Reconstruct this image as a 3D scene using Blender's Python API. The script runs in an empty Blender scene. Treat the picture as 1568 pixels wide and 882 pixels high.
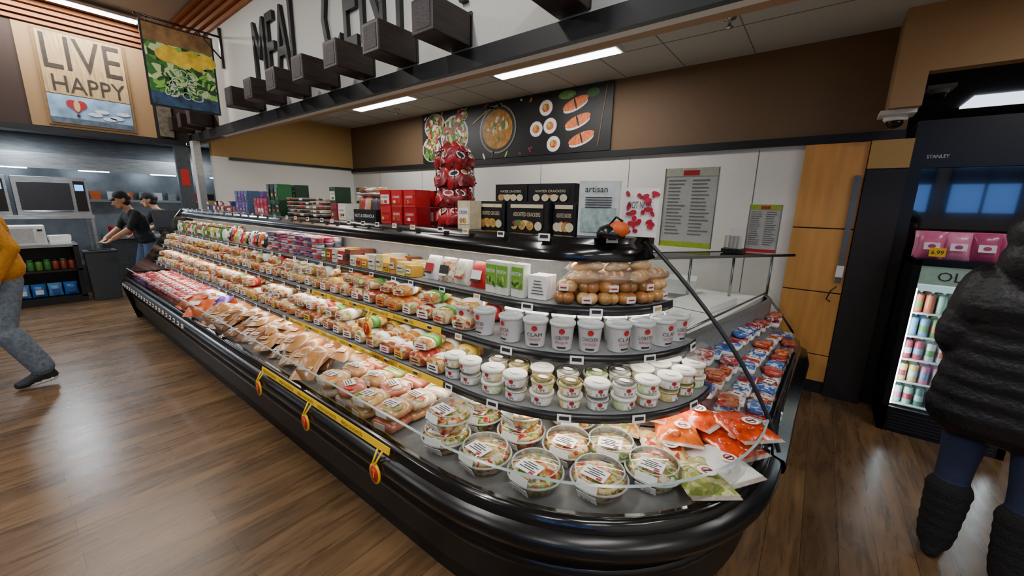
import bpy, math, random
import numpy as np
from mathutils import Vector, Matrix
random.seed(7)
S=bpy.context.scene
U=random.uniform
def lin(h,k=1.0):
    if isinstance(h,str):
        h=h.lstrip('#'); c=[int(h[i:i+2],16)/255 for i in (0,2,4)]
    else: c=h
    return tuple([((x/12.92) if x<=.04045 else ((x+.055)/1.055)**2.4)*k for x in c])+(1,)
def base(name):
    m=bpy.data.materials.new(name); m.use_nodes=True
    return m,m.node_tree,m.node_tree.nodes['Principled BSDF']
def M(name,col,rough=.5,metal=0,noise=.12,ns=30,coat=0,alpha=1,emit=None,es=0,bump=0,spec=.5,stretch=None):
    m,t,p=base(name)
    p.inputs['Roughness'].default_value=rough; p.inputs['Metallic'].default_value=metal
    p.inputs['Coat Weight'].default_value=coat; p.inputs['Coat Roughness'].default_value=.08
    p.inputs['Alpha'].default_value=alpha; p.inputs['Specular IOR Level'].default_value=spec
    tc=t.nodes.new('ShaderNodeTexCoord'); n=t.nodes.new('ShaderNodeTexNoise'); n.inputs['Scale'].default_value=ns; n.inputs['Detail'].default_value=4
    if stretch:
        mp=t.nodes.new('ShaderNodeMapping'); mp.inputs['Scale'].default_value=stretch
        t.links.new(tc.outputs['Object'],mp.inputs['Vector']); t.links.new(mp.outputs['Vector'],n.inputs['Vector'])
    else: t.links.new(tc.outputs['Object'],n.inputs['Vector'])
    r=t.nodes.new('ShaderNodeValToRGB'); r.color_ramp.elements[0].position=.3; r.color_ramp.elements[1].position=.7
    c=lin(col); r.color_ramp.elements[0].color=tuple([x*(1-noise) for x in c[:3]])+(1,); r.color_ramp.elements[1].color=tuple([min(1,x*(1+noise)) for x in c[:3]])+(1,)
    t.links.new(n.outputs['Fac'],r.inputs['Fac']); t.links.new(r.outputs['Color'],p.inputs['Base Color'])
    if bump:
        b=t.nodes.new('ShaderNodeBump'); b.inputs['Strength'].default_value=bump; b.inputs['Distance'].default_value=.01
        t.links.new(n.outputs['Fac'],b.inputs['Height']); t.links.new(b.outputs['Normal'],p.inputs['Normal'])
    if emit: p.inputs['Emission Color'].default_value=lin(emit); p.inputs['Emission Strength'].default_value=es
    return m
def food(name,cols,scale=60,rough=.25,coat=.5):
    m,t,p=base(name); p.inputs['Roughness'].default_value=rough; p.inputs['Coat Weight'].default_value=coat; p.inputs['Coat Roughness'].default_value=.1
    tc=t.nodes.new('ShaderNodeTexCoord'); v=t.nodes.new('ShaderNodeTexVoronoi'); v.inputs['Scale'].default_value=scale
    n=t.nodes.new('ShaderNodeTexNoise'); n.inputs['Scale'].default_value=scale*.5
    mx=t.nodes.new('ShaderNodeMix'); mx.data_type='RGBA'; mx.inputs[0].default_value=.04
    t.links.new(tc.outputs['Object'],mx.inputs[6]); t.links.new(n.outputs['Color'],mx.inputs[7]); t.links.new(tc.outputs['Object'],n.inputs['Vector'])
    t.links.new(mx.outputs[2],v.inputs['Vector'])
    sp=t.nodes.new('ShaderNodeSeparateColor'); t.links.new(v.outputs['Color'],sp.inputs['Color'])
    r=t.nodes.new('ShaderNodeValToRGB'); r.color_ramp.interpolation='CONSTANT'
    e=r.color_ramp.elements
    while len(e)<len(cols): e.new(.5)
    for i,c in enumerate(cols): e[i].position=i/len(cols); e[i].color=lin(c)
    t.links.new(sp.outputs['Red'],r.inputs['Fac']); t.links.new(r.outputs['Color'],p.inputs['Base Color'])
    b=t.nodes.new('ShaderNodeBump'); b.inputs['Strength'].default_value=.4; b.inputs['Distance'].default_value=.006
    t.links.new(v.outputs['Distance'],b.inputs['Height']); t.links.new(b.outputs['Normal'],p.inputs['Normal'])
    return m
def glass(name,tint='ffffff',ior=1.45,rough=.02,extra=.0):
    m=bpy.data.materials.new(name); m.use_nodes=True; t=m.node_tree; t.nodes.clear()
    o=t.nodes.new('ShaderNodeOutputMaterial'); mx=t.nodes.new('ShaderNodeMixShader'); a=t.nodes.new('ShaderNodeBsdfTransparent'); g=t.nodes.new('ShaderNodeBsdfGlossy')
    f=t.nodes.new('ShaderNodeFresnel'); f.inputs['IOR'].default_value=ior; g.inputs['Roughness'].default_value=rough; a.inputs['Color'].default_value=lin(tint)
    ad=t.nodes.new('ShaderNodeMath'); ad.operation='ADD'; ad.inputs[1].default_value=extra; ad.use_clamp=True
    t.links.new(f.outputs[0],ad.inputs[0]); t.links.new(ad.outputs[0],mx.inputs[0]); t.links.new(a.outputs[0],mx.inputs[1]); t.links.new(g.outputs[0],mx.inputs[2]); t.links.new(mx.outputs[0],o.inputs[0])
    return m
def emis(name,col,s):
    m=bpy.data.materials.new(name); m.use_nodes=True; t=m.node_tree; t.nodes.clear()
    o=t.nodes.new('ShaderNodeOutputMaterial'); e=t.nodes.new('ShaderNodeEmission'); e.inputs[0].default_value=lin(col); e.inputs[1].default_value=s
    t.links.new(e.outputs[0],o.inputs[0]); return m

_tc={}
def text2d(s):
    if s in _tc: return _tc[s]
    cu=bpy.data.curves.new('t','FONT'); cu.body=s; cu.resolution_u=2
    ob=bpy.data.objects.new('t',cu); S.collection.objects.link(ob)
    dg=bpy.context.evaluated_depsgraph_get(); me=bpy.data.meshes.new_from_object(ob.evaluated_get(dg))
    vs=np.array([v.co[:2] for v in me.vertices]); fs=[tuple(p.vertices) for p in me.polygons]
    bpy.data.objects.remove(ob); bpy.data.meshes.remove(me); bpy.data.curves.remove(cu)
    mn=vs.min(0); mxx=vs.max(0); vs=(vs-mn)/(mxx-mn)
    _tc[s]=(vs.tolist(),fs); return _tc[s]
class B:
    def __init__(s): s.v=[];s.f=[];s.m=[];s.sm=[];s.mats=[]
    def mi(s,m):
        if m not in s.mats: s.mats.append(m)
        return s.mats.index(m)
    def add(s,vs,fs,mat,smooth=False):
        o=len(s.v); s.v+= [tuple(x) for x in vs]; i=s.mi(mat)
        for f in fs: s.f.append(tuple(o+k for k in f)); s.m.append(i); s.sm.append(smooth)
    def box(s,c,sz,mat,rz=0,rx=0,ry=0,tp=1.0):
        R=Matrix.Rotation(rz,3,'Z')@Matrix.Rotation(ry,3,'Y')@Matrix.Rotation(rx,3,'X'); c=Vector(c); vs=[]
        for z in (-.5,.5):
            k=tp if z>0 else 1
            for x,y in((-.5,-.5),(.5,-.5),(.5,.5),(-.5,.5)): vs.append(c+R@Vector((x*sz[0]*k,y*sz[1]*k,z*sz[2])))
        s.add(vs,[(3,2,1,0),(4,5,6,7),(0,1,5,4),(1,2,6,5),(2,3,7,6),(3,0,4,7)],mat)
    def b2(s,x0,x1,y0,y1,z0,z1,mat): s.box(((x0+x1)/2,(y0+y1)/2,(z0+z1)/2),(x1-x0,y1-y0,z1-z0),mat)
    def prism(s,xy,z0,z1,mat):
        n=len(xy); s.add([(x,y,z0) for x,y in xy]+[(x,y,z1) for x,y in xy],[tuple(range(n-1,-1,-1)),tuple(range(n,2*n))]+[(i,(i+1)%n,n+(i+1)%n,n+i) for i in range(n)],mat)
    def loft(s,rows,mat,smooth=True,closed=False,caps=False):
        n=len(rows[0]); vs=[p for r in rows for p in r]; fs=[]
        for i in range(len(rows)-1):
            for j in range(n if closed else n-1):
                k=(j+1)%n; fs.append((i*n+j,i*n+k,(i+1)*n+k,(i+1)*n+j))
        if caps: fs.append(tuple(range(n-1,-1,-1))); fs.append(tuple(len(vs)-n+j for j in range(n)))
        s.add(vs,fs,mat,smooth)
    def lathe(s,c,prof,mat,n=16,R=None,caps=True,smooth=True,sc=(1,1)):
        c=Vector(c); rows=[]
        for r,z in prof:
            row=[]
            for j in range(n):
                a=2*math.pi*j/n; p=Vector((r*math.cos(a)*sc[0],r*math.sin(a)*sc[1],z))
                if R: p=R@p
                row.append(c+p)
            rows.append(row)
        s.loft(rows,mat,smooth,True,caps)
    def rbox(s,c,sz,mat,rz=0,e=3.0,n=12,ends=((-.5,.75),(-.44,.95),(0,1),(.44,.95),(.5,.75)),rx=0):
        R=Matrix.Rotation(rz,3,'Z')@Matrix.Rotation(rx,3,'X'); c=Vector(c); rows=[]
        for y,k in ends:
            row=[]
            for j in range(n):
                a=2*math.pi*(j+.5)/n; ca=math.cos(a); sa=math.sin(a)
                x=math.copysign(abs(ca)**(2/e),ca)*.5*k*sz[0]; z=math.copysign(abs(sa)**(2/e),sa)*.5*k*sz[2]
                row.append(c+R@Vector((x,y*sz[1],z)))
            rows.append(row)
        s.loft(rows,mat,True,True,True)
    def ell(s,c,r,mat,n=12,R=None):
        prof=[(max(.001,math.sin(math.pi*i/8)),-math.cos(math.pi*i/8)) for i in range(9)]
        c=Vector(c); rows=[]
        for q,z in prof:
            row=[]
            for j in range(n):
                a=2*math.pi*j/n; p=Vector((q*math.cos(a)*r[0],q*math.sin(a)*r[1],z*r[2]))
                if R: p=R@p
                row.append(c+p)
            rows.append(row)
        s.loft(rows,mat,True,True,True)
    def pillow(s,c,sz,mat,R=None,nx=9,ny=7,wr=.006):
        R=R or Matrix.Identity(3); c=Vector(c)
        for sg in(1,-1):
            rows=[]
            for i in range(nx):
                row=[]
                for j in range(ny):
                    x=-1+2*i/(nx-1); y=-1+2*j/(ny-1)
                    h=((1-abs(x)**3)*(1-abs(y)**2.5))**.5
                    zz=sg*h*.5*sz[2]+(U(-wr,wr) if h>0 else 0)
                    kx=1-.06*(1-abs(y))*abs(x)
                    row.append(c+R@Vector((x*.5*sz[0]*kx,y*.5*sz[1],zz)))
                rows.append(row if sg<0 else row[::-1])
            s.loft(rows,mat,True)
    def tube(s,pts,r,mat,n=6):
        pts=[Vector(p) for p in pts]; rows=[]; ds=[(pts[min(i+1,len(pts)-1)]-pts[max(i-1,0)]).normalized() for i in range(len(pts))]
        ref=min((Vector((0,0,1)),Vector((0,1,0)),Vector((1,0,0))),key=lambda a:max(abs(d.dot(a)) for d in ds))
        for p,d in zip(pts,ds):
            a=d.cross(ref).normalized(); b=d.cross(a)
            rows.append([p+r*(math.cos(2*math.pi*j/n)*a+math.sin(2*math.pi*j/n)*b) for j in range(n)])
        s.loft(rows,mat,True,True,True)
    def disc(s,c,u,v,ru,rv,mat,n=20,ri=0,rot=0,a0=0,a1=2*math.pi):
        c=Vector(c);u=Vector(u);v=Vector(v); vs=[];
        for j in range(n):
            a=a0+(a1-a0)*j/n; x=ru*math.cos(a); y=rv*math.sin(a)
            x,y=x*math.cos(rot)-y*math.sin(rot),x*math.sin(rot)+y*math.cos(rot)
            vs.append(c+u*x+v*y)
        if ri:
            vs2=[c+(p-c)*ri for p in vs]; s.add(vs+vs2,[(j,(j+1)%n,n+(j+1)%n,n+j) for j in range(n)],mat)
        else: s.add(vs,[tuple(range(n))],mat)
    def text(s,t,o,u,v,w,h,mat,depth=0):
        vs,fs=text2d(t); o=Vector(o);u=Vector(u);v=Vector(v); nn=u.cross(v)
        P=[o+u*(a*w)+v*(b*h) for a,b in vs]; s.add([p+nn*depth for p in P],fs,mat)
        if depth:
            ed={}
            for f in fs:
                for i in range(len(f)):
                    e=(f[i],f[(i+1)%len(f)]); ed[e]=1
            k=len(P); ff=[(b,a,a+k,b+k) for a,b in ed if (b,a) not in ed]
            s.add([p+nn*depth for p in P]+P,ff,mat)
    def bend(s,t,c,r,ang,z,w,h,mat,k=0):
        vs,fs=text2d(t) if isinstance(t,str) else t
        P=[]
        for a,b in vs:
            th=ang+(a-.5)*w/r; rr=r+k*b
            P.append((c[0]+rr*math.cos(th),c[1]+rr*math.sin(th),z+b*h))
        s.add(P,fs,mat)
    def obj(s,name,parent=None,bevel=0,seg=2):
        me=bpy.data.meshes.new(name); me.from_pydata(s.v,[],s.f); 
        for m in s.mats: me.materials.append(m)
        me.polygons.foreach_set('material_index',s.m); me.polygons.foreach_set('use_smooth',s.sm); me.update()
        ob=bpy.data.objects.new(name,me); S.collection.objects.link(ob)
        if parent: ob.parent=parent
        if bevel:
            md=ob.modifiers.new('b','BEVEL'); md.width=bevel; md.segments=seg; md.limit_method='ANGLE'
        return ob
def empty(name,loc=(0,0,0)):
    e=bpy.data.objects.new(name,None); S.collection.objects.link(e); e.empty_display_size=.1; return e
GRID=[(i/6,j/3) for j in range(4) for i in range(7)],[(j*7+i,j*7+i+1,(j+1)*7+i+1,(j+1)*7+i) for j in range(3) for i in range(6)]
CIRC=[(.5+.5*math.cos(2*math.pi*i/16),.5+.5*math.sin(2*math.pi*i/16)) for i in range(16)],[tuple(range(16))]

# ---------------- camera -----------------
P=math.radians(11.9); Hh=math.radians(37.7); rho=math.radians(1.2)
F0=Vector((-math.sin(Hh),math.cos(Hh),0)); R0=Vector((math.cos(Hh),math.sin(Hh),0))
F=F0*math.cos(P)+Vector((0,0,-math.sin(P))); Up=R0.cross(F)
Rr=R0*math.cos(rho)+Up*math.sin(rho); Ur=Up*math.cos(rho)-R0*math.sin(rho)
cd=bpy.data.cameras.new('camera'); cam=bpy.data.objects.new('camera',cd); S.collection.objects.link(cam)
mw=Matrix((Rr,Ur,-F)).transposed().to_4x4(); mw.translation=(0,0,1.65); cam.matrix_world=mw
cd.sensor_width=36; cd.lens=600/1568*36; cd.clip_start=.05; S.camera=cam

# ---------------- materials --------------
black=M('black_plastic','0c0c0e',.26,noise=.2)
blackm=M('black_metal','141416',.4,noise=.2)
darkb=M('black_trim','15171c',.5)
white=M('white_plastic','e6e6e2',.4,noise=.03)
paper=M('label_paper','f0efec',.6,noise=.02)
ink=M('label_ink','26262a',.6)
inkr=M('label_red','b0252b',.5)
labo=M('label_orange','e0702a',.5); labg=M('label_green','4f8f3a',.5); laby=M('label_yellow','e3bd3a',.5)
chrome=M('steel','a9adb0',.28,1,.1,stretch=(1,1,30))
yellow=M('promo_yellow','f2c413',.45,noise=.04)
redp=M('promo_red','c41f1c',.45)
clear=glass('clear_plastic','ffffff',1.38,.06,.03)
cglass=glass('case_glass','f6faf9',1.52,.01,.03)
led=emis('led_white','fff4e4',22)

def floormat():
    m,t,p=base('wood_floor'); tc=t.nodes.new('ShaderNodeTexCoord'); mp=t.nodes.new('ShaderNodeMapping'); mp.inputs['Rotation'].default_value=(0,0,math.pi/2)
    br=t.nodes.new('ShaderNodeTexBrick'); br.inputs['Scale'].default_value=1; br.inputs['Brick Width'].default_value=1.25; br.inputs['Row Height'].default_value=.15; br.inputs['Mortar Size'].default_value=.0012
    br.inputs['Color1'].default_value=lin('7d6144'); br.inputs['Color2'].default_value=lin('644e37'); br.inputs['Mortar'].default_value=lin('31261d'); br.offset=.37
    t.links.new(tc.outputs['Object'],mp.inputs[0]); t.links.new(mp.outputs[0],br.inputs['Vector'])
    m2=t.nodes.new('ShaderNodeMapping'); m2.inputs['Scale'].default_value=(7,.9,1); n=t.nodes.new('ShaderNodeTexNoise'); n.inputs['Scale'].default_value=2.0; n.inputs['Detail'].default_value=8; n.inputs['Roughness'].default_value=.62; n.inputs['Distortion'].default_value=1.2
    t.links.new(tc.outputs['Object'],m2.inputs[0]); t.links.new(m2.outputs[0],n.inputs['Vector'])
    r=t.nodes.new('ShaderNodeValToRGB'); r.color_ramp.elements[0].position=.32; r.color_ramp.elements[0].color=(.40,.37,.34,1); r.color_ramp.elements[1].position=.68; r.color_ramp.elements[1].color=(1.2,1.16,1.1,1)
    t.links.new(n.outputs['Fac'],r.inputs[0]); mx=t.nodes.new('ShaderNodeMix'); mx.data_type='RGBA'; mx.blend_type='MULTIPLY'; mx.inputs[0].default_value=.88
    t.links.new(br.outputs['Color'],mx.inputs[6]); t.links.new(r.outputs[0],mx.inputs[7]); t.links.new(mx.outputs[2],p.inputs['Base Color'])
    rr=t.nodes.new('ShaderNodeMapRange'); rr.inputs[3].default_value=.20; rr.inputs[4].default_value=.36; t.links.new(n.outputs['Fac'],rr.inputs[0]); t.links.new(rr.outputs[0],p.inputs['Roughness'])
    b=t.nodes.new('ShaderNodeBump'); b.inputs['Strength'].default_value=.15; b.inputs['Distance'].default_value=.004; t.links.new(n.outputs['Fac'],b.inputs['Height']); t.links.new(b.outputs['Normal'],p.inputs['Normal'])
    return m
b=B(); b.b2(-12,5,-5,9,-.06,0,floormat()); b.obj('floor')
brown=M('paint_brown','6e563e',.7,noise=.03); tan=M('paint_tan','b28f52',.7,noise=.03); tanl=M('paint_light_tan','a4835c',.7,noise=.03)
wwall=M('wall_white','e2e0d8',.6,noise=.02); dbrown=M('paint_dark_brown','3c2c25',.7,noise=.04)
ceilm=M('ceiling_white','b3b2aa',.8,noise=.05,ns=80); greym=M('paint_grey','6a6a6a',.7)
slat=M('wood_slat','a4612e',.5,noise=.25,stretch=(1,1,20))
oak=M('oak_panel','d0964c',.4,noise=.13,ns=3,stretch=(6,6,.6),coat=.2)
b=B(); b.b2(-7.6,.42,4.45,4.6,0,2.27,wwall); b.b2(-7.6,.42,4.45,4.6,2.27,4.1,brown)
for x in(-6.6,-5.4,-4.2,-3,-1.8,-.55): b.b2(x-.004,x+.004,4.449,4.45,0,2.2,greym)
b.obj('wall_back')
b=B(); b.b2(-7.6,-7.5,2.13,4.45,0,2.3,wwall); b.b2(-7.6,-7.5,2.13,4.45,2.3,3.3,tan); b.obj('wall_return')
b=B(); b.b2(-7.5,.42,4.41,4.449,2.22,2.29,darkb); b.obj('trim_rail_back')
b=B(); b.b2(-7.5,-7.46,2.35,4.40,2.26,2.30,darkb); b.obj('trim_rail_return')
b=B(); b.b2(-12,-11.9,-5,4.6,0,4.1,M('kitchen_wall','8c9298',.3,.3,noise=.25,ns=4)); b.obj('wall_kitchen')
b=B(); b.b2(-8.25,-8.05,-5,2.0,2.52,4.1,dbrown); b.b2(-8.05,-8.038,.42,1.62,2.53,3.72,tanl); b.obj('wall_left')
b=B(); b.b2(-8.3,-8.0,-5,1.95,2.45,2.52,darkb); b.obj('trim_ledge_left')
b=B(); b.b2(-12,-8.3,-5,4.6,2.75,2.8,M('kitchen_ceiling','8f9296',.6)); b.obj('ceiling_kitchen')
b=B(); b.b2(-12,-7.6,4.45,4.6,0,4.1,greym); b.obj('wall_kitchen_side')
b=B(); b.b2(-8.2,-6.6,2.0,2.06,2.49,4.1,dbrown); b.b2(-6.6,.27,2.0,2.06,2.49,4.1,M('fascia_white','dcddd8',.6,noise=.02)); b.b2(-8.2,5,2.06,2.13,2.49,3.1,tanl); b.b2(.27,5,2.0,2.06,2.49,4.1,wwall)
b.obj('wall_fascia')
b=B(); b.b2(-8.0,5,1.955,1.999,2.49,2.60,darkb); b.obj('trim_fascia')
b=B()
for i in range(5):
    z=3.74+i*.06; o=.03+i*.035
    b.b2(-8.05+o,5,1.999-o,1.999,z,z+.045,slat); b.b2(-8.049,-8.049+o,-5,1.999,z,z+.045,slat)
b.obj('trim_crown')
b=B(); b.b2(-8.05,5,-5,2.0,4.05,4.12,ceilm); b.obj('ceiling_high')
b=B(); b.b2(-7.5,5,2.13,4.45,3.05,3.1,ceilm)
for i in range(12): x=-7.4+i*.61; b.b2(x-.004,x+.004,2.35,4.45,3.048,3.05,greym)
for y in(3.1,3.35,3.75): b.b2(-7.5,.3,y-.004,y+.004,3.048,3.05,greym)
b.obj('ceiling_low')
b=B(); b.b2(.44,5,4.1,4.2,2.62,3.05,tanl); b.b2(.27,.44,4.1,4.45,2.40,3.05,tanl); b.obj('wall_soffit_right')
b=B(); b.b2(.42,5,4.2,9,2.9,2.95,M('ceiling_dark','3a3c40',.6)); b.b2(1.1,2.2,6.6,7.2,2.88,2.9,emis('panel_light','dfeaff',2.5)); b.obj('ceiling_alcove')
b=B(); b.b2(.3,5,8.9,9,0,3,greym); b.b2(.3,.42,4.6,9,0,3,greym); b.obj('wall_alcove')
b=B(); b.b2(5,5.1,-5,9,0,4.1,wwall); b.obj('wall_right')
b=B(); b.b2(-12,5,-5.1,-5,0,4.1,M('wall_front_paint','77716a',.7)); b.obj('wall_front')
b=B()
for i in range(3):
    x=.9+i*1.4; b.b2(x,x+1.1,-5,-4.97,1.7,3.3,emis('window_sky_%d'%i,'5f93e8',4)); 
    for q in(x-.04,x+.53,x+1.07): b.b2(q,q+.05,-4.98,-4.93,1.66,3.34,darkb)
    b.b2(x-.04,x+1.12,-4.98,-4.93,2.35,2.75,darkb)
b.obj('window_1')
b=B(); b.b2(-7.5,-.22,4.43,4.449,0,.12,darkb); b.obj('baseboard_back')
b=B()
for z0,z1 in((.12,.365),(.375,.945),(.955,1.505),(1.515,2.215)): b.b2(-.2,.225,4.40,4.43,z0,z1,oak)
b.b2(-.2,.225,4.42,4.448,.0,2.215,darkb); b.obj('wood_wall_panel',bevel=.003)
b=B(); b.b2(.23,.475,4.38,4.449,0,2.0,M('column_dark','201b19',.5)); b.b2(.23,.475,4.37,4.449,2.0,2.215,tan); b.obj('wall_column')
b=B(); b.b2(.165,.205,4.375,4.39,1.05,1.95,M('rail_grey','6f7375',.4,.6)); b.b2(.160,.21,4.365,4.37,1.1,1.2,white); b.tube([(.185,4.37,1.02),(.15,4.36,.98),(.13,4.36,.9),(.16,4.36,.88)],.006,black); b.obj('door_closer_rail',bevel=.004)

def dome(name,x,y,z,mount=True):
    b=B(); b.lathe((x,y,z),[(.07,0),(.07,-.03),(.062,-.04)],white,20)
    b.lathe((x,y,z-.04),[(.052*math.cos(a),-.052*math.sin(a)) for a in [i*math.pi/12 for i in range(7)]],black,20)
    if mount: b.box((x,y,z+.012),(.2,.2,.03),white)
    b.obj(name)
dome('security_camera',.33,4.26,2.37)
dome('security_camera',.74,5.9,2.86)
def sprinkler(x,y):
    b=B(); b.lathe((x,y,3.046),[(.045,0),(.04,-.012),(.012,-.02),(.012,-.06),(.03,-.062),(.03,-.067),(.01,-.075)],chrome,14); b.obj('fire_sprinkler')
sprinkler(-.75,3.55); sprinkler(-5.35,3.95)
tube=emis('fluorescent','f6faff',12)
def fixture(x0,x1,y0,y1,z,pw,col=(1,.95,.88)):
    b=B(); b.b2(x0,x1,y0,y1,z-.03,z-.001,white); b.b2(x0+.02,x1-.02,y0+.02,y1-.02,z-.036,z-.03,tube); o=b.obj('ceiling_light_fixture')
    l=bpy.data.lights.new('lamp','AREA'); l.shape='RECTANGLE'; l.size=x1-x0; l.size_y=y1-y0; l.energy=pw; l.color=col
    lo=bpy.data.objects.new('lamp',l); lo.location=((x0+x1)/2,(y0+y1)/2,z-.05); S.collection.objects.link(lo); lo.parent=o
fixture(-3.04,-1.62,3.5,3.68,3.05,26); fixture(-5.85,-4.5,3.5,3.68,3.05,28)
fixture(-7.8,-7.6,-.3,1.55,4.0,48)
for x in(-5.2,-2.2,.8,3.6):
    fixture(x-.1,x+.1,-.9,.9,4.0,42)
    fixture(x-.1,x+.1,-4,-2.2,4.0,32)
fixture(1.2,2.4,3.0,3.2,3.05,14)
for y in(.2,2.4,-2): fixture(-10.3,-9.1,y,y+.2,2.74,50,(.85,.93,1))  # unseen kitchen fixtures, added to brighten the dark kitchen

# ---------------- signage ----------------
b=B(); lt=M('letter_black','16171a',.5)
b.text('MEAL',(-5.16,2.0,2.88),(1,0,0),(0,0,1),1.05,.64,lt,.035)
b.text('CENTER',(-3.68,2.0,2.88),(1,0,0),(0,0,1),1.75,.64,lt,.035)
b.obj('store_sign_letters')
wood=M('stained_wood','2a1e1a',.45,noise=.6,ns=6,stretch=(14,1,14))
for i in range(8):
    x=-5.14+i*.527+(.3 if i==7 else 0); b=B(); b.box((x-.02,1.83,2.72),(.19,.31,.19),wood); b.b2(x-.12,x+.08,1.985,1.999,2.63,2.83,blackm)
    eg=M('end_grain_%d'%i,'3a3236',.6,noise=.5,ns=30,stretch=(1,1,4))
    b.disc((x-.02,1.673,2.72),(1,0,0),(0,0,1),.1,.1,eg,4,rot=math.pi/4)
    b.obj('wood_beam_stub',bevel=.008)
b=B(); X=-8.02; board=M('sign_board','bfa175',.6,noise=.3,ns=5,stretch=(1,8,1))
b.b2(-8.035,X,.56,1.4,2.56,3.70,M('sign_frame','8a6f49',.6))
b.b2(X,X+.008,.59,1.37,2.95,3.68,board)
sky=M('sign_sky','8fb2d6',.6,noise=.45,ns=6); b.b2(X,X+.008,.59,1.37,2.59,2.94,sky)
b.b2(X,X+.012,.59,1.37,2.59,2.66,M('sign_hills','59697a',.7,noise=.4,ns=12))
u=(0,1,0);v=(0,0,1)
lts=M('sign_letter','3b332c',.6,noise=.3,ns=40)
b.text('LIVE',(X+.012,.62,3.25),u,v,.72,.40,lts); b.text('HAPPY',(X+.012,.66,2.98),u,v,.68,.2,lts)
b.disc((X+.014,.80,2.84),u,v,.055,.05,inkr); b.disc((X+.0142,.88,2.84),u,v,.055,.05,inkr); b.add([(X+.0144,.75,2.83),(X+.0144,.84,2.73),(X+.0144,.93,2.83)],[(0,1,2)],inkr); b.disc((X+.016,.84,2.82),u,v,.03,.07,M('balloon_tan','d8b48a',.6)); b.box((X+.012,.84,2.70),(.008,.03,.03),ink)
for i in range(5): b.disc((X+.013,1.0+i*.07,2.74+.05*math.sin(i*2)),u,v,.07,.025,M('cloud_%d'%i,'dfe6ee',.7))
b.obj('wall_sign_board')
b=B(); X=-6.16; vg=food('veg_photo',['2f5b22','4c8235','7faf4e','1d3f18','b9c88a','2f6a2a'],16,.5,0)
b.b2(X-.01,X,1.23,1.9,2.68,3.56,darkb); b.b2(X,X+.004,1.25,1.88,2.70,3.54,vg)
b.b2(X,X+.006,1.25,1.88,3.36,3.54,M('photo_bread','7b5a34',.6,noise=.5,ns=10))
yl=M('photo_yellow','d6b22c',.6,noise=.35,ns=12)
for i in range(9): b.disc((X+.008+i*.0003,1.42+.05*i,3.24+.04*math.sin(i*1.7)),u,v,.09,.07,yl,rot=U(-.5,.5))
b.b2(X,X+.006,1.25,1.88,2.70,2.84,M('photo_blue','27405e',.6,noise=.7,ns=12))
for i in range(14): b.disc((X+.012,U(1.4,1.8),U(2.82,3.08)),u,v,U(.04,.08),U(.03,.05),M('photo_onion_%d'%i,'b9c9b2',.6),ri=.8,rot=U(0,3))
for i in range(30): b.disc((X+.0115,U(1.3,1.85),U(2.82,3.18)),u,v,.05,.014,M('photo_leaf_%d'%i,random.choice(['2b6a25','74b23c','1f4a1c','a8c878']),.6),rot=U(0,3))
b.tube([(X,1.2,3.6),(X,1.98,3.6)],.012,black); b.tube([(X,1.98,3.35),(X,1.75,3.6)],.01,black); b.b2(X-.02,X+.02,1.97,1.999,3.25,3.7,black)
for y in(1.3,1.83): b.tube([(X,y,3.6),(X,y,3.54)],.005,black)
b.obj('hanging_banner_sign')
b=B(); b.b2(-8.03,-8.0,1.66,1.82,2.56,3.0,M('mini_sign','6b6153',.6,noise=.4,ns=20)); b.b2(-8.04,-8.03,1.64,1.84,2.54,3.02,darkb); b.obj('small_wall_sign')
for i in range(3):
    b=B(); b.box((-7.75+i*.45,1.86,2.72),(.15,.26,.19),wood); b.obj('wood_beam_stub',bevel=.008)
# triptych
b=B(); pb=M('photo_black','17181b',.5,noise=.6,ns=3); u=(1,0,0)
x0=-5.33;w=3.29/3
b.b2(x0,x0+3*w,4.425,4.44,2.30,3.04,pb)
def yy(k): return 4.425-.002*k
sal=food('photo_salad',['3f7a2c','a7b980','9a2a2a','d8d4c2','5f953c','7a2b3a','cfb25a','2c4a1c'],22,.5,0)
def chunk(cx_,cz_,r_,cols,n,k0=3):
    for i in range(n):
        a=U(0,6.3); q=r_*U(0,.85); zz=cz_+q*math.sin(a)
        if 2.33<zz<3.0: b.disc((cx_+q*math.cos(a),yy(k0)-i*.0001,zz),u,v,U(.02,.05),U(.01,.03),random.choice(cols),rot=U(0,3),n=9)
gcols=[M('gar_%d'%i,c,.5,noise=.2) for i,c in enumerate(('4f8a2c','9dc05a','b5302a','efe8d8','2c5a20','d98a3a','7a2b45'))]
dish=M('dish_white','d0cec6',.5)
for cx_,cz_,r_ in((x0+.30,2.84,.24),(x0+.74,2.66,.30),(x0+.22,2.5,.22),(x0+.9,2.94,.12)):
    b.disc((cx_,yy(1),cz_),u,v,r_,min(r_,3.03-cz_,cz_-2.31),dish); b.disc((cx_,yy(2),cz_),u,v,r_*.9,min(r_*.9,3.02-cz_,cz_-2.32),sal); chunk(cx_,cz_,r_,gcols,40)
cx_=x0+w+.50; b.disc((cx_,yy(1),2.68),u,v,.33,.32,M('dish_dark','2f2e2e',.4)); b.disc((cx_,yy(2),2.68),u,v,.33,.32,M('dish_rim','8a8478',.4),ri=.93,n=32); b.disc((cx_,yy(2),2.68),u,v,.27,.26,M('soup_orange','b9822b',.5,noise=.4,ns=14)); chunk(cx_,2.68,.24,[gcols[0],gcols[5],gcols[3],M('corn','e6c04a',.5)],34)
b.box((cx_-.33,yy(3),2.87),(.3,.002,.02),M('spoon_gold','9b7b46',.4),ry=-.5)
for i in range(26):
    b.disc((U(x0+.05,x0+2*w),yy(2),random.choice([U(2.33,2.40),U(2.96,3.01)])),u,v,U(.02,.06),.015,random.choice(gcols),rot=U(0,3),n=8)
sx=x0+2*w
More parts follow.
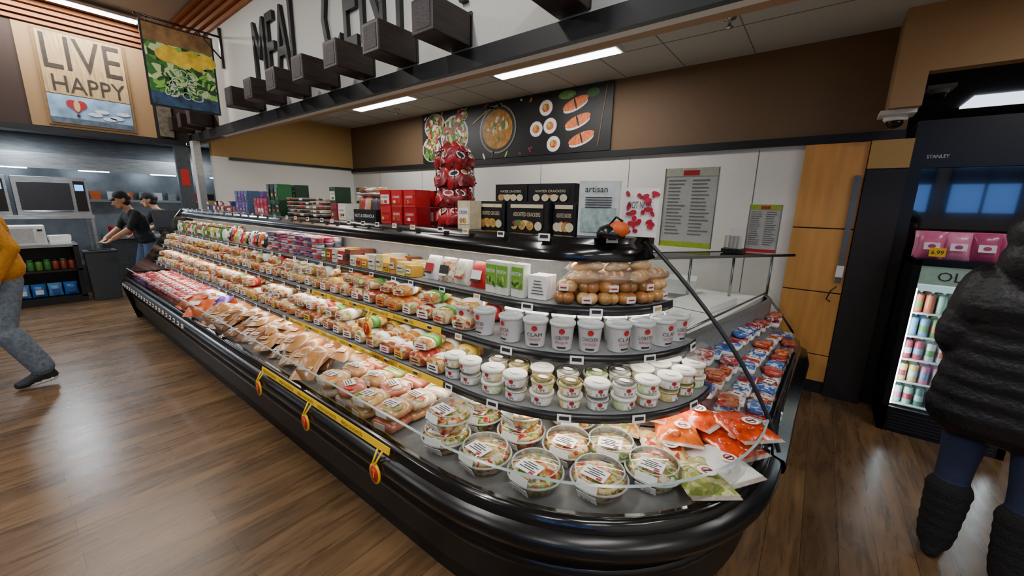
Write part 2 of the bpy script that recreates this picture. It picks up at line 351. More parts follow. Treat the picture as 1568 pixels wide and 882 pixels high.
rice=M('rice','e6e4dc',.5,noise=.2,ns=90); rollc=M('roll_fill','d9643a',.5,noise=.5,ns=40); salm=M('salmon','e2733a',.5,noise=.4,ns=9,stretch=(6,1,3))
for (dx,dz) in((.2,2.86),(.27,2.64),(.33,2.42),(.06,2.62)):
    b.disc((sx+dx,yy(1),dz),u,v,.108,.104,ink); b.disc((sx+dx,yy(2),dz),u,v,.098,.094,rice); b.disc((sx+dx,yy(3),dz),u,v,.055,.05,rollc)
    b.disc((sx+dx-.015,yy(4),dz+.01),u,v,.02,.03,gcols[1])
for (dx,dz) in((.62,2.86),(.66,2.66),(.72,2.46)):
    b.disc((sx+dx,yy(2),dz-.03),u,v,.17,.055,rice,rot=.3); b.disc((sx+dx,yy(3),dz),u,v,.18,.06,salm,rot=.3); b.disc((sx+dx,yy(4),dz),u,v,.012,.07,ink,rot=.3)
b.disc((sx+.5,yy(2),2.97),u,v,.12,.05,M('wasabi','58853a',.5,noise=.4,ns=30)); b.disc((sx+.85,yy(2),2.95),u,v,.08,.05,gcols[4])
b.box((sx+.98,yy(2),2.68),(.012,.002,.66),M('chopstick','6b4a35',.5),ry=.12)
b.obj('food_photo_mural')

# ---------------- display case -----------
CX,CY=-1.2,2.05; XL=-7.4
def outline(a,bb,z,n=2.0,x0=XL,seg=16,ns=10):
    r=[(x0+(CX-x0)*i/ns,CY-bb,z) for i in range(ns)]
    for i in range(seg+1):
        t=math.pi/2*(1-i/seg); r.append((CX+a*max(0,math.cos(t))**(2/n),CY-bb*math.sin(t)**(2/n) if t>0 else CY,z))
    return r
case=empty('refrigerated_display_case')
b=B()
bmat=M('case_black_gloss','0a0a0c',.18,noise=.1,coat=.5); interior=M('case_interior','7d7f81',.4); kick=M('case_kick','070708',.5,noise=.1)
b.loft([outline(a,c,z,2.3) for a,c,z in((1.06,1.03,0),(1.06,1.03,.12),(1.12,1.08,.15),(1.12,1.09,.40),(1.12,1.1,.42))],kick)
b.loft([outline(a,c,z,2.3) for a,c,z in((1.12,1.1,.42),(1.17,1.14,.43),(1.21,1.17,.455),(1.22,1.18,.485),(1.21,1.17,.515),(1.17,1.135,.53))],black)
b.loft([outline(a,c,z,2.3) for a,c,z in((1.17,1.135,.53),(1.165,1.13,.57),(1.13,1.095,.585),(1.12,1.085,.54))],bmat)
b.loft([outline(1.125,1.098,.30,2.3),outline(1.135,1.105,.31,2.3),outline(1.135,1.105,.33,2.3),outline(1.125,1.098,.34,2.3)],black)
b.loft([outline(1.12,1.085,.54,2.3),outline(.38,.30,.56,2.1)],interior)
b.loft([outline(.38,.30,.56,2.1),outline(.38,.30,1.40,2.1)],interior)
b.loft([outline(a,c,z,2.1) for a,c,z in((.30,.25,1.40),(.54,.46,1.39),(.55,.47,1.40),(.50,.42,1.465),(.485,.41,1.475),(.485,.41,1.50),(.475,.40,1.505),(.2,.1,1.505))],bmat)
b.b2(XL,-.72,2.04,2.06,0,1.5,black); b.b2(XL,-1.72,2.06,2.4,0,1.5,black); b.b2(-1.72,-.72,2.0,2.22,1.38,1.5,black); b.b2(XL,-1.0,1.8,2.06,1.38,1.5,black)
prof=[(CY-1.08,0),(CY-1.18,.48),(CY-1.13,.62),(CY-.88,.85),(CY-.6,1.25),(CY-.42,1.5),(2.4,1.5),(2.4,0)]
sx_=XL-.03; b.add([(sx_,y,z) for y,z in prof]+[(XL,y,z) for y,z in prof],[tuple(range(8)),tuple(range(15,7,-1))]+[(i,(i+1)%8,8+(i+1)%8,8+i) for i in range(8)],bmat)
b.obj('case_body',case)
SH=[(.87,.80,.775),(.78,.70,1.005),(.65,.55,1.185)]
b=B(); bl=B(); rail=M('price_rail','1b1b1e',.3); shelfm=M('shelf_white','7e8184',.35,noise=.05)
for i,(a,c,z) in enumerate(SH):
    b.loft([outline(.38,.30,z+.005),outline(a,c,z+.005)],shelfm)
    b.loft([outline(a,c,z+.005),outline(a+.008,c+.008,z+.012),outline(a+.012,c+.012,z-.03),outline(a,c,z-.032),outline(a-.01,c-.01,z-.015),outline(.38,.30,z-.015)],rail)
    bl.loft([outline(a-.015,c-.015,z-.02),outline(a-(.05 if i==0 else .04),c-(.05 if i==0 else .04),z-.018)],led)
    if i==0: bl.loft([outline(a-.28,c-.28,z-.02),outline(a-.31,c-.31,z-.02)],led)  # extra inner strip under the lowest shelf, added to brighten the deck
bl.loft([outline(.50,.43,1.385),outline(.47,.40,1.385)],led)
b.obj('shelves',case); bl.obj('led_strips',case)
b=B()
b.loft([outline(1.145,1.11,.58,2.3),outline(1.14,1.105,.70,2.3)],cglass)
b.loft([outline(1.142,1.107,.70,2.3),outline(1.134,1.099,.706,2.3)],M('glass_edge','9fb0ae',.2,spec=.8))
ctl=[Vector((CX+1.20,.56)),Vector((CX+1.05,1.0)),Vector((CX+.49,1.50))]
ep=[(ctl[0]*(1-t)**2+ctl[1]*2*t*(1-t)+ctl[2]*t*t) for t in [i/12 for i in range(13)]]
ep=[(p.x,p.y) for p in ep]
b.add([(x,CY+.002,z) for x,z in ep+[(CX+.2,1.49),(CX+.2,.54)]],[tuple(range(15))],cglass)
b.loft([[(x-.010,CY-.004,z-.007) for x,z in ep],[(x+.004,CY-.006,z+.003) for x,z in ep],[(x+.004,CY+.008,z+.003) for x,z in ep],[(x-.010,CY+.006,z-.007) for x,z in ep]],blackm,closed=False)
b.obj('glass_panels',case)
b=B()
def arc(a,c,sp,inset=0,n=2.0,start=0):
    pts=[];o=outline(a-inset,c-inset,0,n,x0=CX-.001,seg=120,ns=1); acc=sp*start; last=Vector(o[0])
    for i in range(1,len(o)-1):
        p=Vector(o[i]); d=(p-last).length; acc+=d; last=p
        if acc>=sp:
            acc-=sp; t=(Vector(o[i+1])-Vector(o[i-1])).normalized(); pts.append((p.x,p.y,math.atan2(t.y,t.x)))
    return pts
tgold=M('tag_gold','c7a060',.5)
def tag(x,y,z,rz,w=.045,h=.03): 
    b.box((x,y,z),(w,.004,h),paper,rz=rz,rx=-.12); o=Matrix.Rotation(rz,3,'Z')@Vector((0,-.003,0)); b.box((x+o.x,y+o.y,z+.003),(w*.7,.002,h*.45),random.choice([ink,ink,tgold]),rz=rz)
for a,c,z in SH+[(.49,.415,1.512)]:
    x=XL+.2
    while x<CX-.05: tag(x,CY-c-.016,z-.012,0); x+=U(.16,.3)
    for (px,py,rz) in arc(a+.016,c+.016,.33,start=.6): tag(px,py,z-.012,rz,.06,.036)
x=XL+.1
while x<-4.5: tag(x,CY-1.178,.50,0,.06,.035); x+=.14
b.obj('price_tags',case)
b=B()
for x0_,x1_,y,z in((-2.76,-1.37,CY-1.145,.565),(-3.1,-1.75,CY-.815,.765),(-2.0,-1.38,CY-.815,.765),(-2.9,-1.5,CY-.715,.995)):
    b.box(((x0_+x1_)/2,y,z),(x1_-x0_,.006,.032),yellow,rx=-.2); 
    n=int((x1_-x0_)/.24)
    for i in range(n): b.text('FRESH FAVORITES',(x0_+.03+i*.24,y-.006,z-.009),(1,0,0),(0,.2,.98),.19,.016,ink)
R90=Matrix.Rotation(math.pi/2,3,'X')
for x,y,z in((-2.72,.86,.46),(-2.08,.86,.46),(-1.42,.86,.46),(-2.0,1.215,.93)):
    b.tube([(x-.018,y+.03,z+.10),(x-.008,y-.005,z+.05),(x+.008,y-.005,z+.05),(x+.018,y+.03,z+.10)],.005,yellow)
    b.lathe((x,y,z),[(.038,-.004),(.038,.004)],yellow,20,R90,sc=(1,1.35)); b.lathe((x,y,z),[(.030,-.006),(.030,.006)],redp,20,R90,sc=(1,1.35))
    b.text('7',(x-.012,y-.008,z-.022),(1,0,0),(0,0,1),.024,.045,yellow)
b.obj('promo_strips',case)

# ---------------- right meat case --------
def taper(y): return 1-(min(max(y,2.06),4.12)-2.06)/2.06*.62
def offy(y): return np.interp(y,[2.06,2.6,3.2,3.7,4.0,4.12],[0,.01,.03,.05,.03,-.04])
rc=empty('meat_display_case'); b=B()
pr=[(-.12,0),(-.12,.12),(-.06,.15),(-.06,.42),(.0,.43),(.03,.455),(.035,.485),(.025,.515),(-.02,.53),(-.03,.58),(-.06,.585),(-.07,.53),(-.55,.78),(-.55,.90),(-.6,.92),(-.62,.90)]
def prx(x,y): return (x if x>-.08 else (x if x>-.2 else -.07+(x+.07)*taper(y)))+offy(y)
ys=[CY+.012,2.6,3.2,3.7,4.0,4.12]
rows=[[(prx(x,y),y,z) for x,z in pr] for y in ys]
rT=list(map(list,zip(*rows)))
b.loft(rT[:6],bmat); b.loft(rT[5:10],black); b.loft(rT[9:12],bmat); b.loft(rT[11:14],interior); b.loft(rT[13:],M('rim_grey','7d8082',.3,.6))
b.add([(prx(x,4.12),4.12,z) for x,z in pr],[tuple(range(len(pr)))],bmat)
b.prism([(-1.7,2.5),(prx(-.6,2.5),2.5),(prx(-.6,4.12),4.12),(-1.7,4.12)],0,.9,white); b.b2(-.70,-.60,2.23,2.5,0,.9,white)
b.obj('case_body',rc)
b=B(); xa,xb=prx(-.62,4.1),-.05
b.add([(xa,4.1,.92),(xb,4.1,.60),(xb,4.1,.66),(xa+.03,4.1,1.0)],[(0,1,2,3)],cglass)
b.add([(-.02,CY+.05,.585),(.0,4.08,.585),(-.05,4.08,.67),(-.06,CY+.05,.67)],[(0,1,2,3)],cglass)
b.tube([(xa,4.11,.93),((xa+xb)/2,4.11,.78),(xb,4.11,.60)],.010,chrome); b.tube([(prx(-.62,2.1),2.1,.925),(xa,4.11,.925)],.008,chrome)
dx,dy=(-.25+1.02),(4.15-3.05); Ln=math.hypot(dx,dy); ud=Vector((dx/Ln,dy/Ln,0)); nd=Vector((ud.y,-ud.x,0)); o=Vector((-1.05,3.05,0))
for k in(0,Ln*.33,Ln*.66,Ln-.03):
    p=o+ud*k; b.tube([(p.x,p.y,.9),(p.x,p.y,1.28)],.011,chrome)
b.add([tuple(o+ud*a_+Vector((0,0,z))+nd*q) for a_,z,q in((0,.92,.0),(Ln,.92,.0),(Ln,1.27,0),(0,1.27,0))],[(0,1,2,3)],cglass)
c_=o+ud*(Ln/2); b.box((c_.x,c_.y,1.285),(Ln+.1,.28,.012),clear,rz=math.atan2(dy,dx)); 
for s_ in(-1,1): q=c_+nd*.14*s_; b.box((q.x,q.y,1.285),(Ln+.1,.012,.022),chrome,rz=math.atan2(dy,dx))
b.box((c_.x+.02,c_.y-.25,.93),(.3,.5,.05),white,rz=-.2); b.box((-.95,3.6,1.0),(.34,.3,.12),paper,rz=.2); b.box((-1.05,2.85,.95),(.3,.25,.09),M('tub_clear','cfd6d6',.2,alpha=.6))
b.box((-.72,2.75,.92),(.2,.3,.035),paper,rz=.1)
b.obj('service_glass',rc)
b=B(); meats=[food('meat_%d'%i,c,50) for i,c in enumerate((['b5332e','8f2420','c9665a'],['c4572e','b33a22','d88a5a'],['a81f28','cfd3da','b43a3a'],['2c5aa6','3d74c2','d8dee7'],['c8c4c0','b9443a','e0dfdc']))]
blab=M('blue_label','2b56a8',.4)
for i in range(13):
    y=2.16+i*.147; tpv=taper(y); nj=4 if tpv>.8 else 3 if tpv>.5 else 2
    for j in range(nj):
        k=(j+.5)/nj; L_=.48*tpv; x=-.075-L_*k+offy(y); z=.55+.25*k-.01
        wj=L_/nj*.95; m=random.choice(meats); b.rbox((x,y,z+.014),(wj,.135,.035),paper,U(-.1,.1),e=5); b.rbox((x,y,z+.024),(wj*.93,.125,.034),m,U(-.1,.1),e=4)
        if random.random()<.8: b.box((x+.01,y,z+.044),(.05,.06,.003),random.choice([paper,inkr,blab,labo]),rz=U(-.3,.3)); b.box((x+.01,y,z+.046),(.03,.012,.001),ink)
        if random.random()<.25: b.rbox((x,y,z+.06),(.1,.12,.03),random.choice(meats),U(-.5,.5),e=4)
b.obj('packaged_meat_trays')

# ---------------- products ---------------
fS=[food('sandwich_%d'%i,c,s) for i,(c,s) in enumerate(((['cda36a','b8823f','e0c89a','a8683a'],34),(['d2b07a','bf8545','8a9a4a','e4d6b4'],38),(['b98d58','ad5530','d6ba84','8a4a28'],34),(['d9c294','c89450','b0402e','e4d8b8'],40),(['b87a38','cf9448','d8b070'],28),(['9c3a28','c8643a','e0b080'],36)))]
fill=food('tuna',['e0d4b4','eae2cc','c4aa84','c97f4f'],60)
def sandwich(b,x,y,z,rz,w=.12,l=.16,h=.085):
    m=random.choice(fS[:5]*3+fS[5:]); b.rbox((x,y,z+h/2),(w,l,h),m,rz,e=2.6)
    b.rbox((x,y,z+h/2),(w*1.03,l*.32,h*1.04),random.choice([paper]*6+[labo,laby,inkr,labg]),rz,e=2.8,ends=((-.5,1),(.5,1)))
    q=Matrix.Rotation(rz,3,'Z')@Vector((0,-l*.5,0)); b.box((x+q.x,y+q.y,z+h*.42),(w*.58,.008,h*.5),random.choice([paper,paper,fill,fill,labo,laby]),rz,rx=-.1)
    for k in range(2): b.box((x+q.x*1.06,y+q.y*1.0-.004,z+h*(.34+k*.18)),(w*(.42-.1*k),.004,h*.07),random.choice([ink,inkr]),rz,rx=-.1)
for (a,c,z),nm in((SH[0],'packaged_sandwiches'),(SH[1],'packaged_sub_rolls')):
    b=B(); x=XL+.12; z=z+.007
    while x<CX-.24:
        w=U(.115,.14)
        sandwich(b,x+w/2,CY-c+.09+U(0,.01),z,U(-.12,.12),w,h=U(.07,.088))
        sandwich(b,x+w/2,CY-c+.27,z,U(-.1,.1),w)
        if random.random()<.75: sandwich(b,x+w/2,CY-c+.11+U(0,.02),z+.086,U(-.35,.35),w,h=.065)
        x+=w+.012
    b.obj(nm)
creams=[M('soup_%d'%i,c,.35,noise=.06,coat=.3) for i,c in enumerate(('e3e0d8','d8d2c2','e8e3d3','cfcfcb'))]
lid=M('lid_white','e8e7e1',.3,noise=.02,coat=.3); cupm=M('cup_paper','e2e2e0',.35,noise=.02); lidg=M('lid_translucent','ccd0d0',.25,noise=.02,coat=.3)
names=['LOBSTER','CLAM','LOBSTER','CHICKEN','CLAM']
def cup(b,x,y,z,ang,r=.056,h=.13,nm='LOBSTER'):
    b.lathe((x,y,z),[(r*.78,0),(r*.8,.004),(r*.97,h-.014),(r,h-.012)],cupm,24)
    b.lathe((x,y,z),[(r*1.02,h-.018),(r*1.07,h-.014),(r*1.07,h-.003),(r*1.0,h),(r*.93,h-.003),(r*.9,h-.007),(r*.1,h-.007)],lidg,24)
    b.bend(CIRC,(x,y),r*.95+.002,ang,z+h*.62,.028,.026,inkr)
    b.bend(nm,(x,y),r*.915+.003,ang,z+h*.42,.075,.017,ink)
    b.bend('BISQUE' if nm=='LOBSTER' else 'CHOWDER',(x,y),r*.90+.002,ang,z+h*.26,.062,.013,inkr)
    b.bend(GRID,(x,y),r*.86+.0022,ang,z+h*.10,.04,.008,ink)
b=B(); a,c,z=SH[1]
for k,(ins,st) in enumerate(((.075,.3),(.20,.8),(.32,.3))):
    for i,(px,py,rz) in enumerate(arc(a,c,.127,ins,start=st)):
        cup(b,px,py,z+.007,rz-math.pi/2+U(-.35,.35),nm=names[(i+k)%5])
for x in(-1.27,-1.4): cup(b,x,CY-c+.075,z+.007,-math.pi/2+U(-.3,.3),nm='LOBSTER')
b.obj('soup_cups')
tubc=[M('dip_%d'%i,c_,.35,noise=.2,ns=60) for i,c_ in enumerate(('d9c98a','cfe0a8','e6d6a8','e0b98a'))]
def tub(b,x,y,z,ang,r=.055,h=.06):
    m=random.choice(creams+tubc)
    b.lathe((x,y,z),[(r*.8,0),(r*.82,.003),(r*.95,h-.014)],m,20)
    b.lathe((x,y,z),[(r*.99,h-.015),(r*1.04,h-.013),(r*1.04,h-.003),(r*.98,h),(r*.86,h-.003),(r*.1,h-.003)],lid if random.random()<.7 else clear,20)
    b.lathe((x,y,z),[(r*.84,h-.006),(r*.05,h-.0045)],m,14)
    b.bend(GRID,(x,y),r*.90+.001,ang,z+h*.16,.075,h*.52,paper)
    b.bend(CIRC,(x,y),r*.925+.002,ang,z+h*.42,.022,.018,inkr); b.bend('5.99',(x,y),r*.9+.003,ang,z+h*.18,.04,.013,ink)
    b.disc((x,y,z+h+.001),(1,0,0),(0,1,0),r*.45,r*.3,paper,12)
b=B(); a,c,z=SH[0]
for k,(ins,st,lv) in enumerate(((.07,.4,2),(.19,.9,2),(.31,.4,1))):
    for i,(px,py,rz) in enumerate(arc(a,c,.122,ins,start=st)):
        for l in range(lv): tub(b,px+U(-.004,.004),py+U(-.004,.004),z+.007+l*.062,rz-math.pi/2+U(-.5,.5))
for x in(-1.27,-1.38):
    for l in range(2): tub(b,x,CY-c+.07,z+.007+l*.062,-math.pi/2+U(-.3,.3))
b.obj('dip_tubs')
a,c,z=SH[2]; z+=.007; yf=CY-c+.05
def colm(n,cols,**k): return [M('%s_%d'%(n,i),c_,.35,noise=.1,coat=.3,**k) for i,c_ in enumerate(cols)]
b=B(); jc=colm('juice',('5f9e2e','c8d6bf','b22b3a','dfd9cf','3c7d3a','d8b43a')); caps=colm('cap',('2f7d34','e8e8e8','b5202a'))
x=-7.2
while x<-5.3:
    for k in range(3):
        m=random.choice(jc); b.lathe((x,yf+k*.085,z),[(.026,0),(.03,.01),(.03,.09),(.014,.12),(.013,.135)],m,10); b.lathe((x,yf+k*.085,z+.13),[(.016,0),(.016,.02)],random.choice(caps),8)
        b.lathe((x,yf+k*.085,z+.03),[(.0312,0),(.0312,.045)],random.choice([paper]+jc),10,caps=False)
    x+=.068
b.obj('juice_bottles')
b=B(); pc=colm('snack',('c81f35','1d1d22','77b82c','e7c32e','1d1d22','d9d6cf','db6a1d'))
x=-5.25
while x<-4.2:
    for k in range(2):
        h=U(.1,.15); b.pillow((x,yf+k*.1,z+h/2),(.09,h,.04),random.choice(pc),Matrix.Rotation(math.pi/2-.25,3,'X')); b.box((x,yf+k*.1-.024,z+h/2),(.05,.003,.03),random.choice(pc+[paper]),rx=-.25)
    x+=.083
b.obj('snack_pouches')
b=B(); yc=colm('yogurt',('c9c4cc','b95a7a','4d4a6a','d3a39e','b9303a','6a7a90'))
x=-4.1
while x<-3.15:
    for k in range(3):
        for l in range(4):
            if random.random()<.12 and l==3: continue
            m=random.choice(yc); xx=x+U(-.006,.006); b.lathe((xx,yf+k*.075,z+l*.043),[(.027,0),(.033,.034),(.035,.036),(.035,.04),(.002,.04)],m,12); b.lathe((xx,yf+k*.075,z+l*.043+.008),[(.030,0),(.0325,.020)],random.choice(yc),12,caps=False)
    x+=.072
b.obj('yogurt_cups')
b=B(); cc=colm('cheese',('d6a52e','e0cd7a','c9c6bc','c88a3a','5a7f3a','dfd9c8','6a3a2a','b0302a'))
x=-3.1
while x<-2.0:
    h=U(.06,.13); w=U(.06,.09)
    for k in range(2): b.box((x+w/2,yf+.02+k*.12,z+h/2),(w,.09,h),random.choice(cc),rz=U(-.1,.1),rx=-.08); b.box((x+w/2,yf-.03+k*.12,z+h*.55),(w*.7,.006,h*.4),random.choice([paper,inkr,ink]+cc),rx=-.08); b.box((x+w/2,yf-.034+k*.12,z+h*.6),(w*.5,.004,h*.08),ink,rx=-.08)
    x+=w+.008
b.obj('cheese_packs',bevel=.003)
b=B(); gl=colm('greenpack',('6fa53a','d9dfd0','98a04a')); x=-1.87
for i in range(4):
    b.pillow((x+.02,yf+.05,z+.075),(.12,.15,.06),[paper,fill,cc[5],redp][i],Matrix.Rotation(math.pi/2-.3,3,'X')); b.box((x+.02,yf+.013,z+.08),(.07,.004,.05),[inkr,ink,fill,paper][i],rx=-.3)
    b.box((x+.02,yf+.0,z+.05),(.06,.004,.012),[ink,paper,inkr,ink][i],rx=-.3); x+=.13
b.obj('cheese_bags')
b=B()
for i,(x,y) in enumerate(((-1.34,1.58),(-1.26,1.575),(-1.17,1.585))):
    b.box((x,y,z+.085),(.078,.06,.17),gl[1]); b.box((x,y-.032,z+.1),(.07,.004,.11),gl[0]); b.text('FRESH',(x-.03,y-.036,z+.11),(1,0,0),(0,0,1),.06,.02,paper); b.disc((x,y-.0352,z+.07),(1,0,0),(0,0,1),.022,.022,gl[2])
    for k in range(5): b.disc((x+U(-.025,.025),y-.0362-k*.0002,z+U(.05,.09)),(1,0,0),(0,0,1),.018,.007,random.choice(gcols[:2]+[gcols[4]]),rot=U(0,3),n=8)
for i in range(3): b.box((-1.07,1.60+i*.035,z+.06),(.10,.03,.12),paper,rz=.15); 
for i in range(5): b.box((-1.065,1.582,z+.03+i*.016),(.07-.008*i,.003,.004),ink,rz=.15)
b.obj('fresh_herb_packs',bevel=.004)
b=B(); buns=[M('bread_crust_%d'%i,c_,.35,noise=.35,ns=16,coat=.5) for i,c_ in enumerate(('a87238','bb8a4c','cda068','96602e'))]; film=M('bread_film','e9e2d4',.2,alpha=.14,coat=.6)
for l in range(2):
    for k in range(3):
        for i,(px,py,rz) in enumerate(arc(a,c,.10,.06+k*.10+l*.012,start=.2)):
            if px<-.99 : continue
            R=Matrix.Rotation(rz+U(-.3,.3),3,'Z'); q0=Vector((px+U(-.006,.006),py+U(-.006,.006),z+.032+l*.052)); bm_=random.choice(buns)
            b.ell(q0+R@Vector((-.017,0,0)),(.035,.05,.032),bm_,10,R); b.ell(q0+R@Vector((.02,0,0)),(.033,.047,.031),bm_,10,R)
            if k==0 and (i+l)%2:
                q=R@Vector((0,-.048,0)); b.box(q0+q,(.045,.006,.03),paper,rz); b.box(q0+q*1.08,(.03,.003,.007),inkr,rz)
for l,(pts) in enumerate((arc(a,c,.145,.07,start=.55),arc(a,c,.15,.17,start=.35),arc(a,c,.15,.13,start=.7))):
    for (px,py,rz) in pts:
        if px<-.95: continue
        ro=rz+U(-.35,.35); R=Matrix.Rotation(ro,3,'Z')@Matrix.Rotation(U(-.12,.12),3,'Y'); q0=Vector((px,py,z+.128+(.045 if l==2 else 0)))
        b.ell(q0,(.085,.036,.031),random.choice(buns),14,R)
        for s_ in(-1,0,1): b.ell(q0+R@Vector((s_*.035,0,.014)),(.014,.032,.020),buns[2],8,R)
        b.pillow(q0,(.20,.095,.075),film,R,nx=9,ny=7,wr=.004)
b.obj('bread_loaves_and_rolls')
sm=[food('salad_%d'%i,c_,55) for i,c_ in enumerate((['d3c08a','98a850','c4502c','e4d8b4','d8b87a'],['b0c070','6f9a34','dfdab8','d8903c','b83a28'],['dca04a','dcd6b8','80a03a','c84a2c','e4cc84'],['cfd0a8','e2dac2','b0885c','6f9a4c','e0c8a0'],['e06a28','d8d0a0','c83a20','7aa03a','e8b048']))]
bits=colm('bit',('c8361f','e8802a','ecdfc0','5f8f2a','e4bc4c','f0e6d8'))
rimc=M('rim_clear','d9dfdd',.15,alpha=.5)
def bowl(b,x,y,z,ang,i,r=.11):
    b.lathe((x,y,z),[(r*.70,0.002),(r*.76,.008),(r*.95,.054),(r*.98,.056)],sm[i%5],20)
    b.lathe((x,y,z),[(r*.97,.056),(r*1.06,.057),(r*1.06,.062),(r*1.0,.064)],rimc,28,caps=False)
    b.lathe((x,y,z),[(r*.96,.055),(r*.8,.070),(r*.4,.080),(r*.03,.081)],sm[i%5],18)
    for k in range(26):
        a_=U(0,6.3); q=r*.8*U(0,1)**.5; b.ell((x+q*math.cos(a_),y+q*math.sin(a_),z+.077-.012*(q/r)),(U(.008,.02),U(.006,.012),.007),bits[(i*2+k%4)%6],6,Matrix.Rotation(a_*2,3,'Z'))
    b.lathe((x,y,z),[(r*1.0,.062),(r*.95,.086),(r*.88,.094),(r*.86,.097),(r*.02,.097)],clear,28,caps=False)
    b.lathe((x,y,z),[(r*.88,.0935),(r*.90,.097),(r*.86,.0985),(r*.84,.097)],rimc,28,caps=False)
    d=Vector((math.cos(ang),math.sin(ang),0)); rz=ang+math.pi/2; tt=Vector((-math.sin(ang),math.cos(ang),0))
    p=Vector((x,y,z+.0985))+d*r*.36; b.box(p,(.10,.07,.0015),paper,rz)
    for k in range(4): q=p+d*(-.020+k*.012)+Vector((0,0,.0015)); b.box(q,(.075 if k%2 else .045,.004,.001),ink,rz)
    b.box(p+d*.028+tt*.028+Vector((0,0,.0015)),(.02,.012,.001),inkr,rz)
    p=Vector((x,y,z+.080))+d*(r*.985); b.box(p,(.085,.002,.032),paper,rz,rx=-.25)
    p=Vector((x,y,z+.032))+d*(r*.935); b.box(p,(.08,.002,.040),paper,rz,rx=.42); b.text('7.99',p+d*.006-tt*.022+Vector((0,0,-.008)),tt,(d*.4+Vector((0,0,.9))),.044,.016,ink)
b=B(); zd=.548; ca=-math.pi/2-.1
for i,(x,y) in enumerate(((-1.0,1.13),(-.765,1.17),(-.55,1.30),(-.40,1.49),(-.985,1.37),(-.755,1.41),(-1.23,1.36),(-1.235,1.12),(-.60,1.52),(-.85,1.63),(-1.10,1.60),(-1.35,1.6))):
    bowl(b,x,y,zd,ca+i*.05,i)
bowl(b,-1.22,1.13,zd+.1,ca,2,.10); bowl(b,-.985,1.38,zd+.1,ca-.1,1,.1); bowl(b,-1.09,1.59,zd+.1,ca,0,.1); bowl(b,-1.24,1.37,zd+.1,ca,3,.1)
b.obj('salad_bowls')
softs=[M('wrap_%d'%i,c_,.3,noise=.25,ns=25,coat=.6) for i,c_ in enumerate(('cdb894','c08c5c','dcccb4','c0705a','a8946c','cfa868','8a9a5a'))]
b=B()
for i in range(4):
    for k in range(3):
      for l in range(2):
        px=-2.12+i*.185+U(-.02,.02)+l*.03; py=1.05+k*.15+U(-.01,.01); rr=U(-.35,.35); zz=zd+.035+l*.068
        b.rbox((px,py,zz),(.165,.14,.058),random.choice(softs),rr,e=2.6)
        for q in range(8): b.ell((px+U(-.055,.055),py+U(-.045,.045),zz+.024),(.03,.018,.010),random.choice(softs+bits[:4]+fS),7,Matrix.Rotation(U(0,3),3,'Z'))
        b.box((px,py-.01,zz+.0365),(.08,.055,.0015),paper,rr)
        for q in range(3): b.box((px,py-.03+q*.014,zz+.038),(.06,.004,.001),ink,rr)
        b.box((px,py-.072,zz+.0),(.07,.004,.03),paper,rr)
b.obj('wrapped_sandwiches')
b=B(); bm=colm('kraft',('8c5a30','9c6a3c','744620','ab7a48'),ns=9); crust=M('bread_crust','b87c3c',.4,noise=.45,ns=18,coat=.5); labc=M('label_cream','d8c294',.6)
for i in range(64):
    x=U(-4.35,-2.35); y=U(1.03,1.44); l=i/64
    R=Matrix.Rotation(U(-.4,.4)+.55,3,'Z')@Matrix.Rotation(U(-.15,.3),3,'Y')@Matrix.Rotation(U(.0,.3),3,'X')
    zz=zd+.04+.085*l; b.pillow((x,y,zz),(.14,.28,.06),random.choice(bm),R,wr=.005)
    if i%3: b.ell(Vector((x,y,zz))+R@Vector((0,.035,.018)),(.045,.075,.018),crust,10,R)
    q=R@Vector((U(-.02,.02),-.07,.031)); b.box((x+q.x,y+q.y,zz+q.z),(.06,.04,.002),random.choice([paper,labc,labc]),rz=.55,rx=.15); b.box((x+q.x,y+q.y,zz+q.z+.002),(.04,.008,.001),inkr,rz=.55,rx=.15)
b.obj('bread_bags')
b=B(); oc=colm('bagc',('e0601f','5a2f8a','c9c9c4'))
for i,(x,y,m) in enumerate(((-4.85,1.05,0),(-4.6,1.2,1),(-4.5,1.02,0),(-4.75,1.3,0),(-4.95,1.25,2))):
    b.pillow((x,y,zd+.10),(.2,.26,.08),oc[m],Matrix.Rotation(.5*i,3,'Z')@Matrix.Rotation(.4,3,'X')); b.box((x,y-.03,zd+.15),(.08,.06,.003),paper,.5*i,rx=.4)
b.obj('snack_bags')
b=B(); rm=[food('redmeat_%d'%i,c_,40) for i,c_ in enumerate((['c2202c','a81a24','c8a8a4'],['c9303a','b41f2a','d0b4b0'],['a02a30','b67a74','7a1a20']))]; redpk=colm('redpack',('c4152a','a80f22','d8d4d0'))
x=-7.25
while x<-5.0:
    for k in range(4):
        for l in range(2):
            b.rbox((x,1.04+k*.13,zd+.025+l*.045),(.14,.12,.04),random.choice(rm+redpk[:2]),U(-.05,.05),e=5); b.box((x,1.04+k*.13-.01,zd+.048+l*.045),(.08,.04,.002),random.choice([paper,redpk[0]])); b.box((x+.02,1.04+k*.13-.01,zd+.0495+l*.045),(.04,.012,.001),ink)
    x+=.152
b.obj('packaged_red_meat')
